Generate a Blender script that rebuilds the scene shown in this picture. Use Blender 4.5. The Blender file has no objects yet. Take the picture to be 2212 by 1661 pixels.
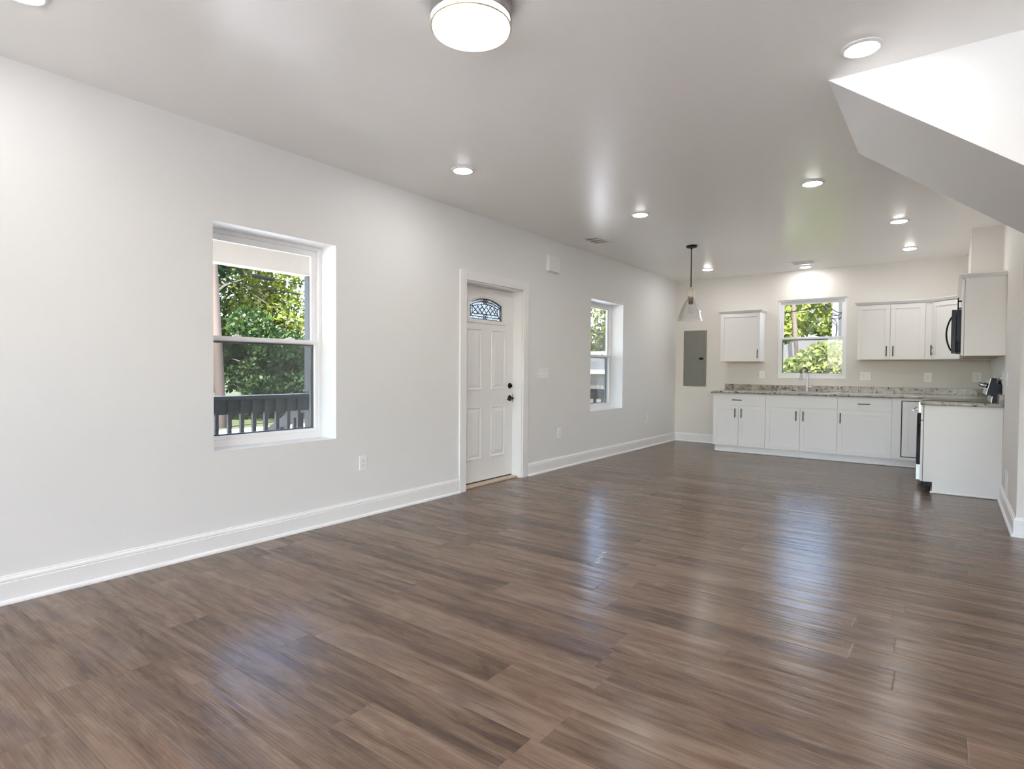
import bpy, bmesh, math, random
from mathutils import Vector, Matrix
random.seed(7)
PI = math.pi
S = bpy.context.scene
COL = S.collection

# ---------------------------------------------------------------- camera
F_PX, YAW, PITCH, ROLL = 1259.34, 36.938, -1.4718, 0.4056
cy_, cp_, cr_ = math.radians(YAW), math.radians(PITCH), math.radians(ROLL)
fw = Vector((-math.sin(cy_) * math.cos(cp_), math.cos(cy_) * math.cos(cp_), math.sin(cp_)))
r0 = Vector((math.cos(cy_), math.sin(cy_), 0)); u0 = r0.cross(fw)
rt = r0 * math.cos(cr_) + u0 * math.sin(cr_); up = -r0 * math.sin(cr_) + u0 * math.cos(cr_)
cd = bpy.data.cameras.new('camera'); cam = bpy.data.objects.new('camera', cd); COL.objects.link(cam)
cd.sensor_fit = 'HORIZONTAL'; cd.sensor_width = 36.0; cd.lens = F_PX / 2212 * 36.0
cd.clip_start = 0.02; cd.clip_end = 400
m = Matrix((rt, up, -fw)).transposed().to_4x4(); m.translation = (3.7972, 0, 1.2022)
cam.matrix_world = m
S.camera = cam

# ---------------------------------------------------------------- sky, sun, exposure
W = bpy.data.worlds.new('world'); S.world = W; W.use_nodes = True
wn = W.node_tree; wn.nodes.clear()
sky = wn.nodes.new('ShaderNodeTexSky'); sky.sky_type = 'NISHITA'; sky.sun_disc = False
sky.sun_elevation = math.radians(48); sky.sun_rotation = math.radians(130); sky.air_density = 0.9; sky.dust_density = 1.6
bg = wn.nodes.new('ShaderNodeBackground'); bg.inputs[1].default_value = 1.5
wo = wn.nodes.new('ShaderNodeOutputWorld')
wn.links.new(sky.outputs[0], bg.inputs[0]); wn.links.new(bg.outputs[0], wo.inputs[0])
sl = bpy.data.lights.new('sun', 'SUN'); sl.energy = 40.0; sl.angle = math.radians(0.6); sl.color = (1, 0.95, 0.86)
sun = bpy.data.objects.new('sun', sl); COL.objects.link(sun)
sun.rotation_euler = (-Vector((0.22, -0.75, 0.95))).to_track_quat('-Z', 'Y').to_euler(); sun.location = (8, -8, 14)
S.view_settings.view_transform = 'Standard'; S.view_settings.look = 'None'
S.view_settings.exposure = 0.66; S.view_settings.gamma = 1.0; S.view_settings.use_curve_mapping = False
S.cycles.max_bounces = 14; S.cycles.diffuse_bounces = 8; S.cycles.glossy_bounces = 4
S.cycles.transparent_max_bounces = 16; S.cycles.transmission_bounces = 8
S.cycles.sample_clamp_indirect = 6.0; S.cycles.use_denoising = True
S.cycles.caustics_reflective = False; S.cycles.caustics_refractive = False
DOWN_E, FLUSH_E = 82.0, 2.8

# ---------------------------------------------------------------- materials
def mat(name, col, rough=0.5, metal=0.0, spec=0.5, emit=None, es=0.0, bump=None, var=0.0):
    m = bpy.data.materials.new(name); m.use_nodes = True
    nt = m.node_tree; b = nt.nodes['Principled BSDF']
    b.inputs['Base Color'].default_value = (*col, 1); b.inputs['Roughness'].default_value = rough
    b.inputs['Metallic'].default_value = metal; b.inputs['Specular IOR Level'].default_value = spec
    if emit:
        b.inputs['Emission Color'].default_value = (*emit, 1); b.inputs['Emission Strength'].default_value = es
    if bump or var:
        tc = nt.nodes.new('ShaderNodeTexCoord'); n = nt.nodes.new('ShaderNodeTexNoise')
        n.inputs['Scale'].default_value = bump[0] if bump else 3; n.inputs['Detail'].default_value = 3
        nt.links.new(tc.outputs['Object'], n.inputs['Vector'])
        if bump:
            bp = nt.nodes.new('ShaderNodeBump'); bp.inputs['Strength'].default_value = bump[1]; bp.inputs['Distance'].default_value = bump[2]
            nt.links.new(n.outputs['Fac'], bp.inputs['Height']); nt.links.new(bp.outputs[0], b.inputs['Normal'])
        if var:
            mx = nt.nodes.new('ShaderNodeMix'); mx.data_type = 'RGBA'
            mx.inputs[6].default_value = (*[c * (1 - var) for c in col], 1); mx.inputs[7].default_value = (*[min(1, c * (1 + var)) for c in col], 1)
            nt.links.new(n.outputs['Fac'], mx.inputs[0]); nt.links.new(mx.outputs[2], b.inputs['Base Color'])
    return m

wall_m = mat('wall_paint', (0.84, 0.845, 0.85), 0.55, bump=(180, 0.05, 0.002))
kwall_m = mat('kitchen_wall_tone', (0.78, 0.75, 0.71), 0.55, bump=(180, 0.05, 0.002))  # warmer, slightly darker base than the left wall
ceil_m = mat('ceiling_paint', (0.93, 0.925, 0.91), 0.30, spec=0.7, bump=(150, 0.05, 0.002))
trim_m = mat('trim_gloss_paint', (0.89, 0.89, 0.89), 0.32, bump=(60, 0.02, 0.002))
cab_m = mat('cabinet_paint', (0.87, 0.86, 0.85), 0.38, bump=(80, 0.02, 0.001))
cabin_m = mat('cabinet_birch_underside', (0.62, 0.47, 0.30), 0.5, var=0.2)
vinyl_m = mat('white_vinyl', (0.90, 0.905, 0.92), 0.35, bump=(40, 0.02, 0.001))
black_m = mat('matte_black_metal', (0.006, 0.0055, 0.0055), 0.45, spec=0.25, bump=(200, 0.05, 0.001))
steel_m = mat('brushed_steel', (0.62, 0.61, 0.60), 0.3, metal=1.0, bump=(120, 0.06, 0.001))
nickel_m = mat('brushed_nickel', (0.42, 0.40, 0.39), 0.33, metal=1.0, bump=(150, 0.05, 0.001))
bronze_m = mat('champagne_bronze', (0.55, 0.45, 0.30), 0.3, metal=1.0, bump=(150, 0.05, 0.001))
blackglass_m = mat('black_glass', (0.008, 0.008, 0.010), 0.12, spec=0.3, bump=(2, 0.02, 0.001))
micro_m = mat('microwave_black_enamel', (0.010, 0.014, 0.028), 0.3, spec=0.25, bump=(4, 0.02, 0.001))
gray_m = mat('grey_panel_enamel', (0.215, 0.215, 0.195), 0.42, bump=(90, 0.06, 0.001))
plate_m = mat('white_plastic', (0.92, 0.92, 0.91), 0.35, bump=(60, 0.01, 0.001))
slot_m = mat('dark_slot', (0.05, 0.05, 0.05), 0.6, bump=(60, 0.01, 0.001))
duct_m = mat('duct_galvanised', (0.5, 0.49, 0.48), 0.6, bump=(60, 0.02, 0.001))
screenf_m = mat('screen_frame_grey', (0.12, 0.13, 0.13), 0.5, bump=(60, 0.02, 0.001))
came_m = mat('lead_came', (0.05, 0.05, 0.055), 0.45, metal=0.6, bump=(60, 0.05, 0.001))
wood_raw_m = mat('pale_wood_sill', (0.62, 0.50, 0.39), 0.5, bump=(30, 0.1, 0.002), var=0.15)
lamp_m = mat('lit_downlight_lens', (1, 1, 1), 0.5, emit=(1.0, 0.975, 0.945), es=DOWN_E, bump=(10, 0.01, 0.001))
flush_m = mat('lit_frosted_glass', (1, 1, 1), 0.4, emit=(1.0, 0.985, 0.965), es=FLUSH_E, bump=(10, 0.01, 0.001))
rail_m = mat('charcoal_stained_wood', (0.0075, 0.0085, 0.0105), 0.6, bump=(30, 0.15, 0.003), var=0.2)
railtop_m = mat('pale_rail_top', (0.42, 0.40, 0.36), 0.6, bump=(30, 0.1, 0.003), var=0.2)  # pale tone laid only on the top face of the rails
beam_m = mat('porch_beam_paint', (0.40, 0.365, 0.325), 0.6, bump=(20, 0.05, 0.003))
deck_m = mat('porch_deck_boards', (0.30, 0.28, 0.26), 0.7, bump=(30, 0.2, 0.004), var=0.2)
ext_m = mat('house_exterior_siding', (0.62, 0.62, 0.60), 0.7, bump=(10, 0.05, 0.003))
pole_m = mat('weathered_pole_wood', (0.030, 0.020, 0.015), 0.85, bump=(14, 0.4, 0.01), var=0.3)
wire_m = mat('black_cable', (0.004, 0.004, 0.004), 0.8, spec=0.05, bump=(30, 0.02, 0.001))
bark_m = mat('tree_bark', (0.13, 0.10, 0.075), 0.9, bump=(12, 0.5, 0.02), var=0.3)
roofg_m = mat('grey_shingle_roof', (0.0396, 0.0432, 0.0454), 0.8, bump=(40, 0.3, 0.01), var=0.15)
roofp_m = mat('pale_metal_roof', (0.060, 0.058, 0.060), 0.5, bump=(10, 0.05, 0.003))
sidingg_m = mat('grey_board_siding', (0.0540, 0.0562, 0.0562), 0.7, bump=(10, 0.1, 0.003))
fence_m = mat('weathered_fence', (0.0576, 0.0540, 0.0454), 0.85, bump=(20, 0.2, 0.003), var=0.2)
conc_m = mat('pale_concrete', (0.76, 0.745, 0.72), 0.85, bump=(6, 0.1, 0.005), var=0.1)
grass_m = mat('grass', (0.0396, 0.0518, 0.0130), 0.9, bump=(40, 0.6, 0.03), var=0.45)
tape_m = mat('white_scuff', (0.50, 0.48, 0.46), 0.5, bump=(60, 0.1, 0.001))

nb_m = mat('neighbour_grey_siding', (0.026, 0.027, 0.028), 0.8, spec=.1, bump=(10, 0.1, 0.003))
nbw_m = mat('neighbour_corner_board', (0.065, 0.065, 0.068), 0.6, bump=(10, 0.05, 0.003))
def leaf_mat(name, a, b):
    m = bpy.data.materials.new(name); m.use_nodes = True; nt = m.node_tree; nt.nodes.clear()
    o = nt.nodes.new('ShaderNodeOutputMaterial'); d = nt.nodes.new('ShaderNodeBsdfDiffuse'); t = nt.nodes.new('ShaderNodeBsdfTranslucent')
    g = nt.nodes.new('ShaderNodeBsdfGlossy'); g.inputs['Roughness'].default_value = 0.45
    mx = nt.nodes.new('ShaderNodeMixShader'); mx.inputs[0].default_value = 0.42
    mg = nt.nodes.new('ShaderNodeMixShader'); mg.inputs[0].default_value = 0.012
    gi = nt.nodes.new('ShaderNodeNewGeometry'); r = nt.nodes.new('ShaderNodeValToRGB')
    r.color_ramp.elements[0].color = (*a, 1); r.color_ramp.elements[1].color = (*b, 1)
    nt.links.new(gi.outputs['Random Per Island'], r.inputs[0])
    nt.links.new(r.outputs[0], d.inputs[0]); nt.links.new(r.outputs[0], t.inputs[0])
    nt.links.new(d.outputs[0], mx.inputs[1]); nt.links.new(t.outputs[0], mx.inputs[2])
    nt.links.new(mx.outputs[0], mg.inputs[1]); nt.links.new(g.outputs[0], mg.inputs[2]); nt.links.new(mg.outputs[0], o.inputs[0])
    return m
leaf_mid = leaf_mat('leaves_mid_green', (0.0115, 0.0230, 0.0036), (0.0540, 0.0756, 0.0130))
leaf_dark = leaf_mat('leaves_dark_green', (0.0050, 0.0158, 0.0036), (0.0216, 0.0418, 0.0086))
leaf_yel = leaf_mat('leaves_yellow_green', (0.0324, 0.0504, 0.0058), (0.1080, 0.1260, 0.0216))

leaf_bush = leaf_mat('bush_leaves_pale_green', (0.0720, 0.1080, 0.0216), (0.2448, 0.2736, 0.0864))
leaf_pale = leaf_mat('leaves_pale_yellow_green', (0.055, 0.085, 0.010), (0.22, 0.25, 0.05))
def glass_mat(name, tint=(1, 1, 1), refl=0.07, rough=0.0, edge=8):
    m = bpy.data.materials.new(name); m.use_nodes = True; nt = m.node_tree; nt.nodes.clear()
    o = nt.nodes.new('ShaderNodeOutputMaterial'); t = nt.nodes.new('ShaderNodeBsdfTransparent'); t.inputs[0].default_value = (*tint, 1)
    g = nt.nodes.new('ShaderNodeBsdfGlossy'); g.inputs['Roughness'].default_value = rough
    lw = nt.nodes.new('ShaderNodeLayerWeight'); lw.inputs[0].default_value = 0.25
    mr = nt.nodes.new('ShaderNodeMapRange'); mr.inputs[3].default_value = refl * 0.5; mr.inputs[4].default_value = min(1, refl * edge)
    mx = nt.nodes.new('ShaderNodeMixShader')
    nt.links.new(lw.outputs['Fresnel'], mr.inputs[0]); nt.links.new(mr.outputs[0], mx.inputs[0])
    nt.links.new(t.outputs[0], mx.inputs[1]); nt.links.new(g.outputs[0], mx.inputs[2]); nt.links.new(mx.outputs[0], o.inputs[0])
    return m
pane_m = glass_mat('window_glass', (0.97, 0.98, 0.98), 0.05)
shade_m = glass_mat('clear_shade_glass', (0.985, 0.985, 0.985), 0.13, edge=3)

def screen_mat():
    m = bpy.data.materials.new('insect_screen_mesh'); m.use_nodes = True; nt = m.node_tree; nt.nodes.clear()
    o = nt.nodes.new('ShaderNodeOutputMaterial'); t = nt.nodes.new('ShaderNodeBsdfTransparent')
    d = nt.nodes.new('ShaderNodeBsdfDiffuse'); d.inputs[0].default_value = (0.16, 0.17, 0.17, 1)
    ck = nt.nodes.new('ShaderNodeMixShader'); ck.inputs[0].default_value = 0.30
    nt.links.new(t.outputs[0], ck.inputs[1]); nt.links.new(d.outputs[0], ck.inputs[2]); nt.links.new(ck.outputs[0], o.inputs[0])
    return m
screen_m = screen_mat()

def textured_glass():
    m = bpy.data.materials.new('rippled_privacy_glass'); m.use_nodes = True; nt = m.node_tree; nt.nodes.clear()
    o = nt.nodes.new('ShaderNodeOutputMaterial'); t = nt.nodes.new('ShaderNodeBsdfTransparent'); t.inputs[0].default_value = (0.42, 0.44, 0.47, 1)
    r = nt.nodes.new('ShaderNodeBsdfTranslucent'); r.inputs[0].default_value = (0.36, 0.38, 0.42, 1)
    g = nt.nodes.new('ShaderNodeBsdfGlossy'); g.inputs['Roughness'].default_value = 0.1
    tc = nt.nodes.new('ShaderNodeTexCoord'); n = nt.nodes.new('ShaderNodeTexNoise'); n.inputs['Scale'].default_value = 90
    bp = nt.nodes.new('ShaderNodeBump'); bp.inputs['Strength'].default_value = 0.6; bp.inputs['Distance'].default_value = 0.005
    nt.links.new(tc.outputs['Object'], n.inputs['Vector']); nt.links.new(n.outputs[0], bp.inputs['Height'])
    nt.links.new(bp.outputs[0], g.inputs['Normal']); nt.links.new(bp.outputs[0], r.inputs['Normal'])
    rp = nt.nodes.new('ShaderNodeMapRange'); rp.inputs[1].default_value = 0.42; rp.inputs[2].default_value = 0.6
    nt.links.new(n.outputs[0], rp.inputs[0])
    a = nt.nodes.new('ShaderNodeMixShader'); b = nt.nodes.new('ShaderNodeMixShader'); b.inputs[0].default_value = 0.12
    nt.links.new(rp.outputs[0], a.inputs[0]); nt.links.new(t.outputs[0], a.inputs[1]); nt.links.new(r.outputs[0], a.inputs[2])
    nt.links.new(a.outputs[0], b.inputs[1]); nt.links.new(g.outputs[0], b.inputs[2]); nt.links.new(b.outputs[0], o.inputs[0])
    return m
ripple_m = textured_glass()

def math_n(nt, op, a, b=None, c=None):
    n = nt.nodes.new('ShaderNodeMath'); n.operation = op
    for i, v in enumerate((a, b, c)):
        if v is None: continue
        if isinstance(v, (int, float)): n.inputs[i].default_value = v
        else: nt.links.new(v, n.inputs[i])
    return n.outputs[0]
def ramp(nt, fac, stops):
    r = nt.nodes.new('ShaderNodeValToRGB'); e = r.color_ramp.elements
    e[0].position, e[0].color = stops[0][0], (*stops[0][1], 1); e[1].position, e[1].color = stops[-1][0], (*stops[-1][1], 1)
    for p, c in stops[1:-1]:
        x = e.new(p); x.color = (*c, 1)
    nt.links.new(fac, r.inputs[0]); return r.outputs[0]
def comb(nt, x, y, z=0.0):
    n = nt.nodes.new('ShaderNodeCombineXYZ')
    for i, v in enumerate((x, y, z)):
        if isinstance(v, (int, float)): n.inputs[i].default_value = v
        else: nt.links.new(v, n.inputs[i])
    return n.outputs[0]
def noise(nt, vec, scale=1, detail=3, rough=0.5, dist=0.0):
    n = nt.nodes.new('ShaderNodeTexNoise'); n.inputs['Scale'].default_value = scale; n.inputs['Detail'].default_value = detail
    n.inputs['Roughness'].default_value = rough; n.inputs['Distortion'].default_value = dist
    nt.links.new(vec, n.inputs['Vector']); return n.outputs['Fac']
def mixc(nt, f, a, b, mode='MIX'):
    n = nt.nodes.new('ShaderNodeMix'); n.data_type = 'RGBA'; n.blend_type = mode
    for i, v in ((0, f), (6, a), (7, b)):
        if isinstance(v, tuple): n.inputs[i].default_value = (*v, 1)
        elif isinstance(v, (int, float)): n.inputs[i].default_value = v
        else: nt.links.new(v, n.inputs[i])
    return n.outputs[2]

def floor_mat():
    m = bpy.data.materials.new('vinyl_plank_floor'); m.use_nodes = True; nt = m.node_tree; b = nt.nodes['Principled BSDF']
    tc = nt.nodes.new('ShaderNodeTexCoord'); sp = nt.nodes.new('ShaderNodeSeparateXYZ'); nt.links.new(tc.outputs['Object'], sp.inputs[0])
    x, y = sp.outputs[0], sp.outputs[1]
    v = math_n(nt, 'ADD', math_n(nt, 'DIVIDE', y, 0.178), 0.365); row = math_n(nt, 'FLOOR', v); fv = math_n(nt, 'FRACT', v)
    wr = nt.nodes.new('ShaderNodeTexWhiteNoise'); wr.noise_dimensions = '1D'; nt.links.new(row, wr.inputs['W'])
    u = math_n(nt, 'ADD', math_n(nt, 'DIVIDE', x, 1.22), math_n(nt, 'MULTIPLY', wr.outputs['Value'], 7.3)); cu = math_n(nt, 'FLOOR', u); fu = math_n(nt, 'FRACT', u)
    wp = nt.nodes.new('ShaderNodeTexWhiteNoise'); wp.noise_dimensions = '2D'; nt.links.new(comb(nt, row, cu), wp.inputs['Vector'])
    pid = wp.outputs['Value']; spc = nt.nodes.new('ShaderNodeSeparateColor'); nt.links.new(wp.outputs['Color'], spc.inputs[0])
    off = math_n(nt, 'MULTIPLY', pid, 37.0); off2 = math_n(nt, 'MULTIPLY', spc.outputs[1], 23.0)
    xa = math_n(nt, 'ADD', x, off); ya = math_n(nt, 'ADD', y, off2)
    broad = noise(nt, comb(nt, math_n(nt, 'MULTIPLY', xa, 1.25), math_n(nt, 'MULTIPLY', ya, 12.0), off2), 1, 3, 0.55, 0.9)
    blot = noise(nt, comb(nt, math_n(nt, 'MULTIPLY', xa, 4.5), math_n(nt, 'MULTIPLY', ya, 15.0), off), 1, 4, 0.62, 1.4)
    cw = nt.nodes.new('ShaderNodeTexWave'); cw.wave_type = 'BANDS'; cw.bands_direction = 'Y'; cw.inputs['Scale'].default_value = 1.0; cw.inputs['Distortion'].default_value = 9.0; cw.inputs['Detail'].default_value = 2.0; cw.inputs['Detail Scale'].default_value = 0.55
    nt.links.new(comb(nt, math_n(nt, 'MULTIPLY', xa, 1.3), math_n(nt, 'MULTIPLY', ya, 26.0), off2), cw.inputs['Vector']); fig = cw.outputs['Fac']
    grain = noise(nt, comb(nt, math_n(nt, 'MULTIPLY', xa, 3.0), math_n(nt, 'MULTIPLY', ya, 70.0), off), 1, 4, 0.6, 0.7)
    fine = noise(nt, comb(nt, math_n(nt, 'MULTIPLY', xa, 9.0), math_n(nt, 'MULTIPLY', ya, 330.0), off), 1, 2, 0.5)
    patch = noise(nt, comb(nt, math_n(nt, 'MULTIPLY', xa, 2.4), math_n(nt, 'MULTIPLY', ya, 7.0), 3.0), 1, 2, 0.5, 0.3)
    t = math_n(nt, 'ADD', math_n(nt, 'MULTIPLY', broad, 0.50), math_n(nt, 'MULTIPLY', grain, 0.16))
    t = math_n(nt, 'ADD', t, math_n(nt, 'MULTIPLY', blot, 0.26)); t = math_n(nt, 'ADD', t, math_n(nt, 'MULTIPLY', fig, 0.035))
    t = math_n(nt, 'ADD', t, math_n(nt, 'MULTIPLY', fine, 0.10)); t = math_n(nt, 'ADD', t, math_n(nt, 'MULTIPLY', pid, 0.12))
    t = math_n(nt, 'SUBTRACT', t, 0.065)
    c = ramp(nt, t, [(0.34, (0.068, 0.045, 0.034)), (0.43, (0.098, 0.062, 0.043)), (0.52, (0.146, 0.097, 0.069)), (0.64, (0.213, 0.149, 0.110))])
    red = math_n(nt, 'MULTIPLY', nmap(nt, patch, 0.52, 0.72), math_n(nt, 'MULTIPLY', spc.outputs[0], 0.5))
    c = mixc(nt, red, c, (0.1620, 0.0846, 0.0594))
    vio = math_n(nt, 'MULTIPLY', nmap(nt, patch, 0.48, 0.30), math_n(nt, 'MULTIPLY', spc.outputs[2], 0.6))
    c = mixc(nt, vio, c, (0.1062, 0.0774, 0.0774))
    # seams
    dv = math_n(nt, 'MINIMUM', fv, math_n(nt, 'SUBTRACT', 1.0, fv)); dvm = math_n(nt, 'MULTIPLY', dv, 0.182)
    du = math_n(nt, 'MINIMUM', fu, math_n(nt, 'SUBTRACT', 1.0, fu)); dum = math_n(nt, 'MULTIPLY', du, 1.22)
    d = math_n(nt, 'MINIMUM', dvm, dum); seam = nmap(nt, d, 0.0, 0.0022)
    c = mixc(nt, math_n(nt, 'MULTIPLY', math_n(nt, 'SUBTRACT', 1.0, seam), 0.35), c, (0.05, 0.035, 0.028))
    nt.links.new(c, b.inputs['Base Color'])
    # relief: every plank is very slightly crowned, rounded seams, brushed grain, a little long waviness
    par = math_n(nt, 'MULTIPLY', math_n(nt, 'MULTIPLY', fv, math_n(nt, 'SUBTRACT', 1.0, fv)), 0.0022)
    tilt = math_n(nt, 'MULTIPLY', math_n(nt, 'MULTIPLY', math_n(nt, 'SUBTRACT', spc.outputs[0], 0.5), fv), 0.0007)
    wave = noise(nt, comb(nt, math_n(nt, 'MULTIPLY', xa, 1.3), math_n(nt, 'MULTIPLY', ya, 17.0), 1.0), 1, 2.0, 0.55, 0.2)
    sg = nmap(nt, d, 0.0, 0.004)
    h = math_n(nt, 'ADD', math_n(nt, 'ADD', par, tilt), math_n(nt, 'MULTIPLY', wave, 0.0032))
    h = math_n(nt, 'ADD', h, math_n(nt, 'MULTIPLY', sg, 0.00035)); h = math_n(nt, 'ADD', h, math_n(nt, 'MULTIPLY', grain, 0.00030))
    h = math_n(nt, 'ADD', h, math_n(nt, 'MULTIPLY', fine, 0.00008))
    bp = nt.nodes.new('ShaderNodeBump'); bp.inputs['Strength'].default_value = 1.0; bp.inputs['Distance'].default_value = 1.0
    nt.links.new(h, bp.inputs['Height']); nt.links.new(bp.outputs[0], b.inputs['Normal'])
    ro = math_n(nt, 'ADD', math_n(nt, 'MULTIPLY', grain, 0.12), 0.17); nt.links.new(ro, b.inputs['Roughness'])
    b.inputs['Specular IOR Level'].default_value = 0.28
    return m
def nmap(nt, v, a, b_):
    n = nt.nodes.new('ShaderNodeMapRange'); n.inputs[1].default_value = a; n.inputs[2].default_value = b_
    nt.links.new(v, n.inputs[0]); return n.outputs[0]
floor_m = floor_mat()

def granite():
    m = bpy.data.materials.new('speckled_granite'); m.use_nodes = True; nt = m.node_tree; b = nt.nodes['Principled BSDF']
    tc = nt.nodes.new('ShaderNodeTexCoord'); V = tc.outputs['Object']
    n1 = noise(nt, V, 9, 4, 0.6, 0.6); n2 = noise(nt, V, 27, 3, 0.62, 0.8); n3 = noise(nt, V, 90, 2, 0.6)
    c = ramp(nt, n1, [(0.35, (0.30, 0.27, 0.225)), (0.5, (0.41, 0.38, 0.335)), (0.62, (0.53, 0.505, 0.465))])
    c = mixc(nt, nmap(nt, n3, 0.5, 0.7), c, (0.36, 0.32, 0.27))
    f = math_n(nt, 'ADD', n2, math_n(nt, 'MULTIPLY', n1, 0.18))
    c = mixc(nt, nmap(nt, f, 0.68, 0.705), c, (0.05, 0.04, 0.038))
    nt.links.new(c, b.inputs['Base Color']); b.inputs['Roughness'].default_value = 0.16
    return m
granite_m = granite()

# ---------------------------------------------------------------- builders
class B:
    def __init__(s): s.bm = bmesh.new()
    def box(s, x0, x1, y0, y1, z0, z1):
        x0, x1 = sorted((x0, x1)); y0, y1 = sorted((y0, y1)); z0, z1 = sorted((z0, z1))
        v = [s.bm.verts.new(p) for p in ((x0, y0, z0), (x1, y0, z0), (x1, y1, z0), (x0, y1, z0), (x0, y0, z1), (x1, y0, z1), (x1, y1, z1), (x0, y1, z1))]
        for f in ((3, 2, 1, 0), (4, 5, 6, 7), (0, 1, 5, 4), (1, 2, 6, 5), (2, 3, 7, 6), (3, 0, 4, 7)): s.bm.faces.new([v[i] for i in f])
        return s
    def loft(s, loops, closed=True, caps=True):
        rows = [[s.bm.verts.new(p) for p in L] for L in loops]; n = len(rows[0])
        for a, b in zip(rows, rows[1:]):
            for i in range(n if closed else n - 1):
                j = (i + 1) % n; s.bm.faces.new((a[i], a[j], b[j], b[i]))
        if caps:
            s.bm.faces.new(rows[0][::-1]); s.bm.faces.new(rows[-1])
        return s
    def prism(s, pts, fa, fb): return s.loft([[fa(*p) for p in pts], [fb(*p) for p in pts]])
    def cyl(s, a, b, r, r2=None, n=16, caps=True):
        a, b = Vector(a), Vector(b); d = (b - a).normalized()
        t = Vector((0, 0, 1)) if abs(d.z) < 0.9 else Vector((1, 0, 0)); e1 = d.cross(t).normalized(); e2 = d.cross(e1)
        r2 = r if r2 is None else r2
        return s.loft([[p + (e1 * math.cos(k * 2 * PI / n) + e2 * math.sin(k * 2 * PI / n)) * q for k in range(n)] for p, q in ((a, r), (b, r2))], caps=caps)
    def tube(s, pts, r, n=10, rs=None):
        pts = [Vector(p) for p in pts]; L = []; e1 = None
        for i, p in enumerate(pts):
            d = (pts[min(i + 1, len(pts) - 1)] - pts[max(i - 1, 0)]).normalized()
            if e1 is None:
                t = Vector((0, 0, 1)) if abs(d.z) < 0.9 else Vector((1, 0, 0)); e1 = d.cross(t).normalized()
            e1 = (e1 - d * e1.dot(d)).normalized(); e2 = d.cross(e1); q = rs[i] if rs else r
            L.append([p + (e1 * math.cos(k * 2 * PI / n) + e2 * math.sin(k * 2 * PI / n)) * q for k in range(n)])
        return s.loft(L)
    def lathe(s, c, prof, n=48, axis='z', closed_ends=True):
        c = Vector(c); L = []
        for r, h in prof:
            r = max(r, 1e-5)
            if axis == 'z': L.append([c + Vector((r * math.cos(k * 2 * PI / n), r * math.sin(k * 2 * PI / n), h)) for k in range(n)])
            elif axis == 'x': L.append([c + Vector((h, r * math.cos(k * 2 * PI / n), r * math.sin(k * 2 * PI / n))) for k in range(n)])
            else: L.append([c + Vector((r * math.sin(k * 2 * PI / n), h, r * math.cos(k * 2 * PI / n))) for k in range(n)])
        return s.loft(L, caps=closed_ends)
    def build(s, name, material, parent=None, bevel=0.0, smooth=False, local=False):
        bm = s.bm
        bmesh.ops.recalc_face_normals(bm, faces=bm.faces)
        if bevel:
            es = [e for e in bm.edges if len(e.link_faces) == 2 and e.calc_face_angle(0) > 0.6]
            bmesh.ops.bevel(bm, geom=es, offset=bevel, segments=2, affect='EDGES', profile=0.5)
        root = parent
        while root is not None and root.parent is not None: root = root.parent
        if root is not None and not local: bm.transform(root.matrix_basis.inverted())
        me = bpy.data.meshes.new(name); bm.to_mesh(me); bm.free()
        if smooth:
            for p in me.polygons: p.use_smooth = True
            me.set_sharp_from_angle(angle=math.radians(38))
        me.materials.append(material)
        o = bpy.data.objects.new(name, me); COL.objects.link(o)
        if parent: o.parent = parent
        return o
def tag(o, label=None, cat=None, group=None, kind=None):
    if label: o['label'] = label
    if cat: o['category'] = cat
    if group: o['group'] = group
    if kind: o['kind'] = kind
    return o
def thing(name, loc, label=None, cat=None, rz=0, group=None, kind=None):
    o = bpy.data.objects.new(name, None); COL.objects.link(o); o.empty_display_size = 0.05
    o.location = loc; o.rotation_euler = (0, 0, rz)
    o.matrix_basis = Matrix.Translation(loc) @ Matrix.Rotation(rz, 4, 'Z')
    return tag(o, label, cat, group, kind)
def struct(b, name, material, label, cat, **k): return tag(b.build(name, material, **k), label, cat, kind='structure')
def dup(root, loc, label, group=None):
    r = root.copy(); COL.objects.link(r); r.location = loc; r['label'] = label
    if group: r['group'] = group
    for ch in list(root.children):
        c = ch.copy(); COL.objects.link(c); c.parent = r
        for g in ch.children:
            d = g.copy(); COL.objects.link(d); d.parent = c
    return r

H, D, XR, YR, XE, YB = 2.74, 9.7475, 4.205, 5.64, 7.15, -3.0
W1 = (1.848, 2.786, 0.657, 2.144); W2 = (6.771, 7.714, 0.657, 2.144); DO = (4.29, 5.238, 0.0, 2.076); KW = (1.639, 2.572, 1.102, 2.301)

def wall_boxes(b, mk, a0, a1, z0, z1, holes):
    cur = a0
    for h in sorted(holes):
        mk(b, cur, h[0], z0, z1)
        if h[2] > z0: mk(b, h[0], h[1], z0, h[2])
        if h[3] < z1: mk(b, h[0], h[1], h[3], z1)
        cur = h[1]
    mk(b, cur, a1, z0, z1)
    bmesh.ops.remove_doubles(b.bm, verts=b.bm.verts, dist=1e-5)
    return b

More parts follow.
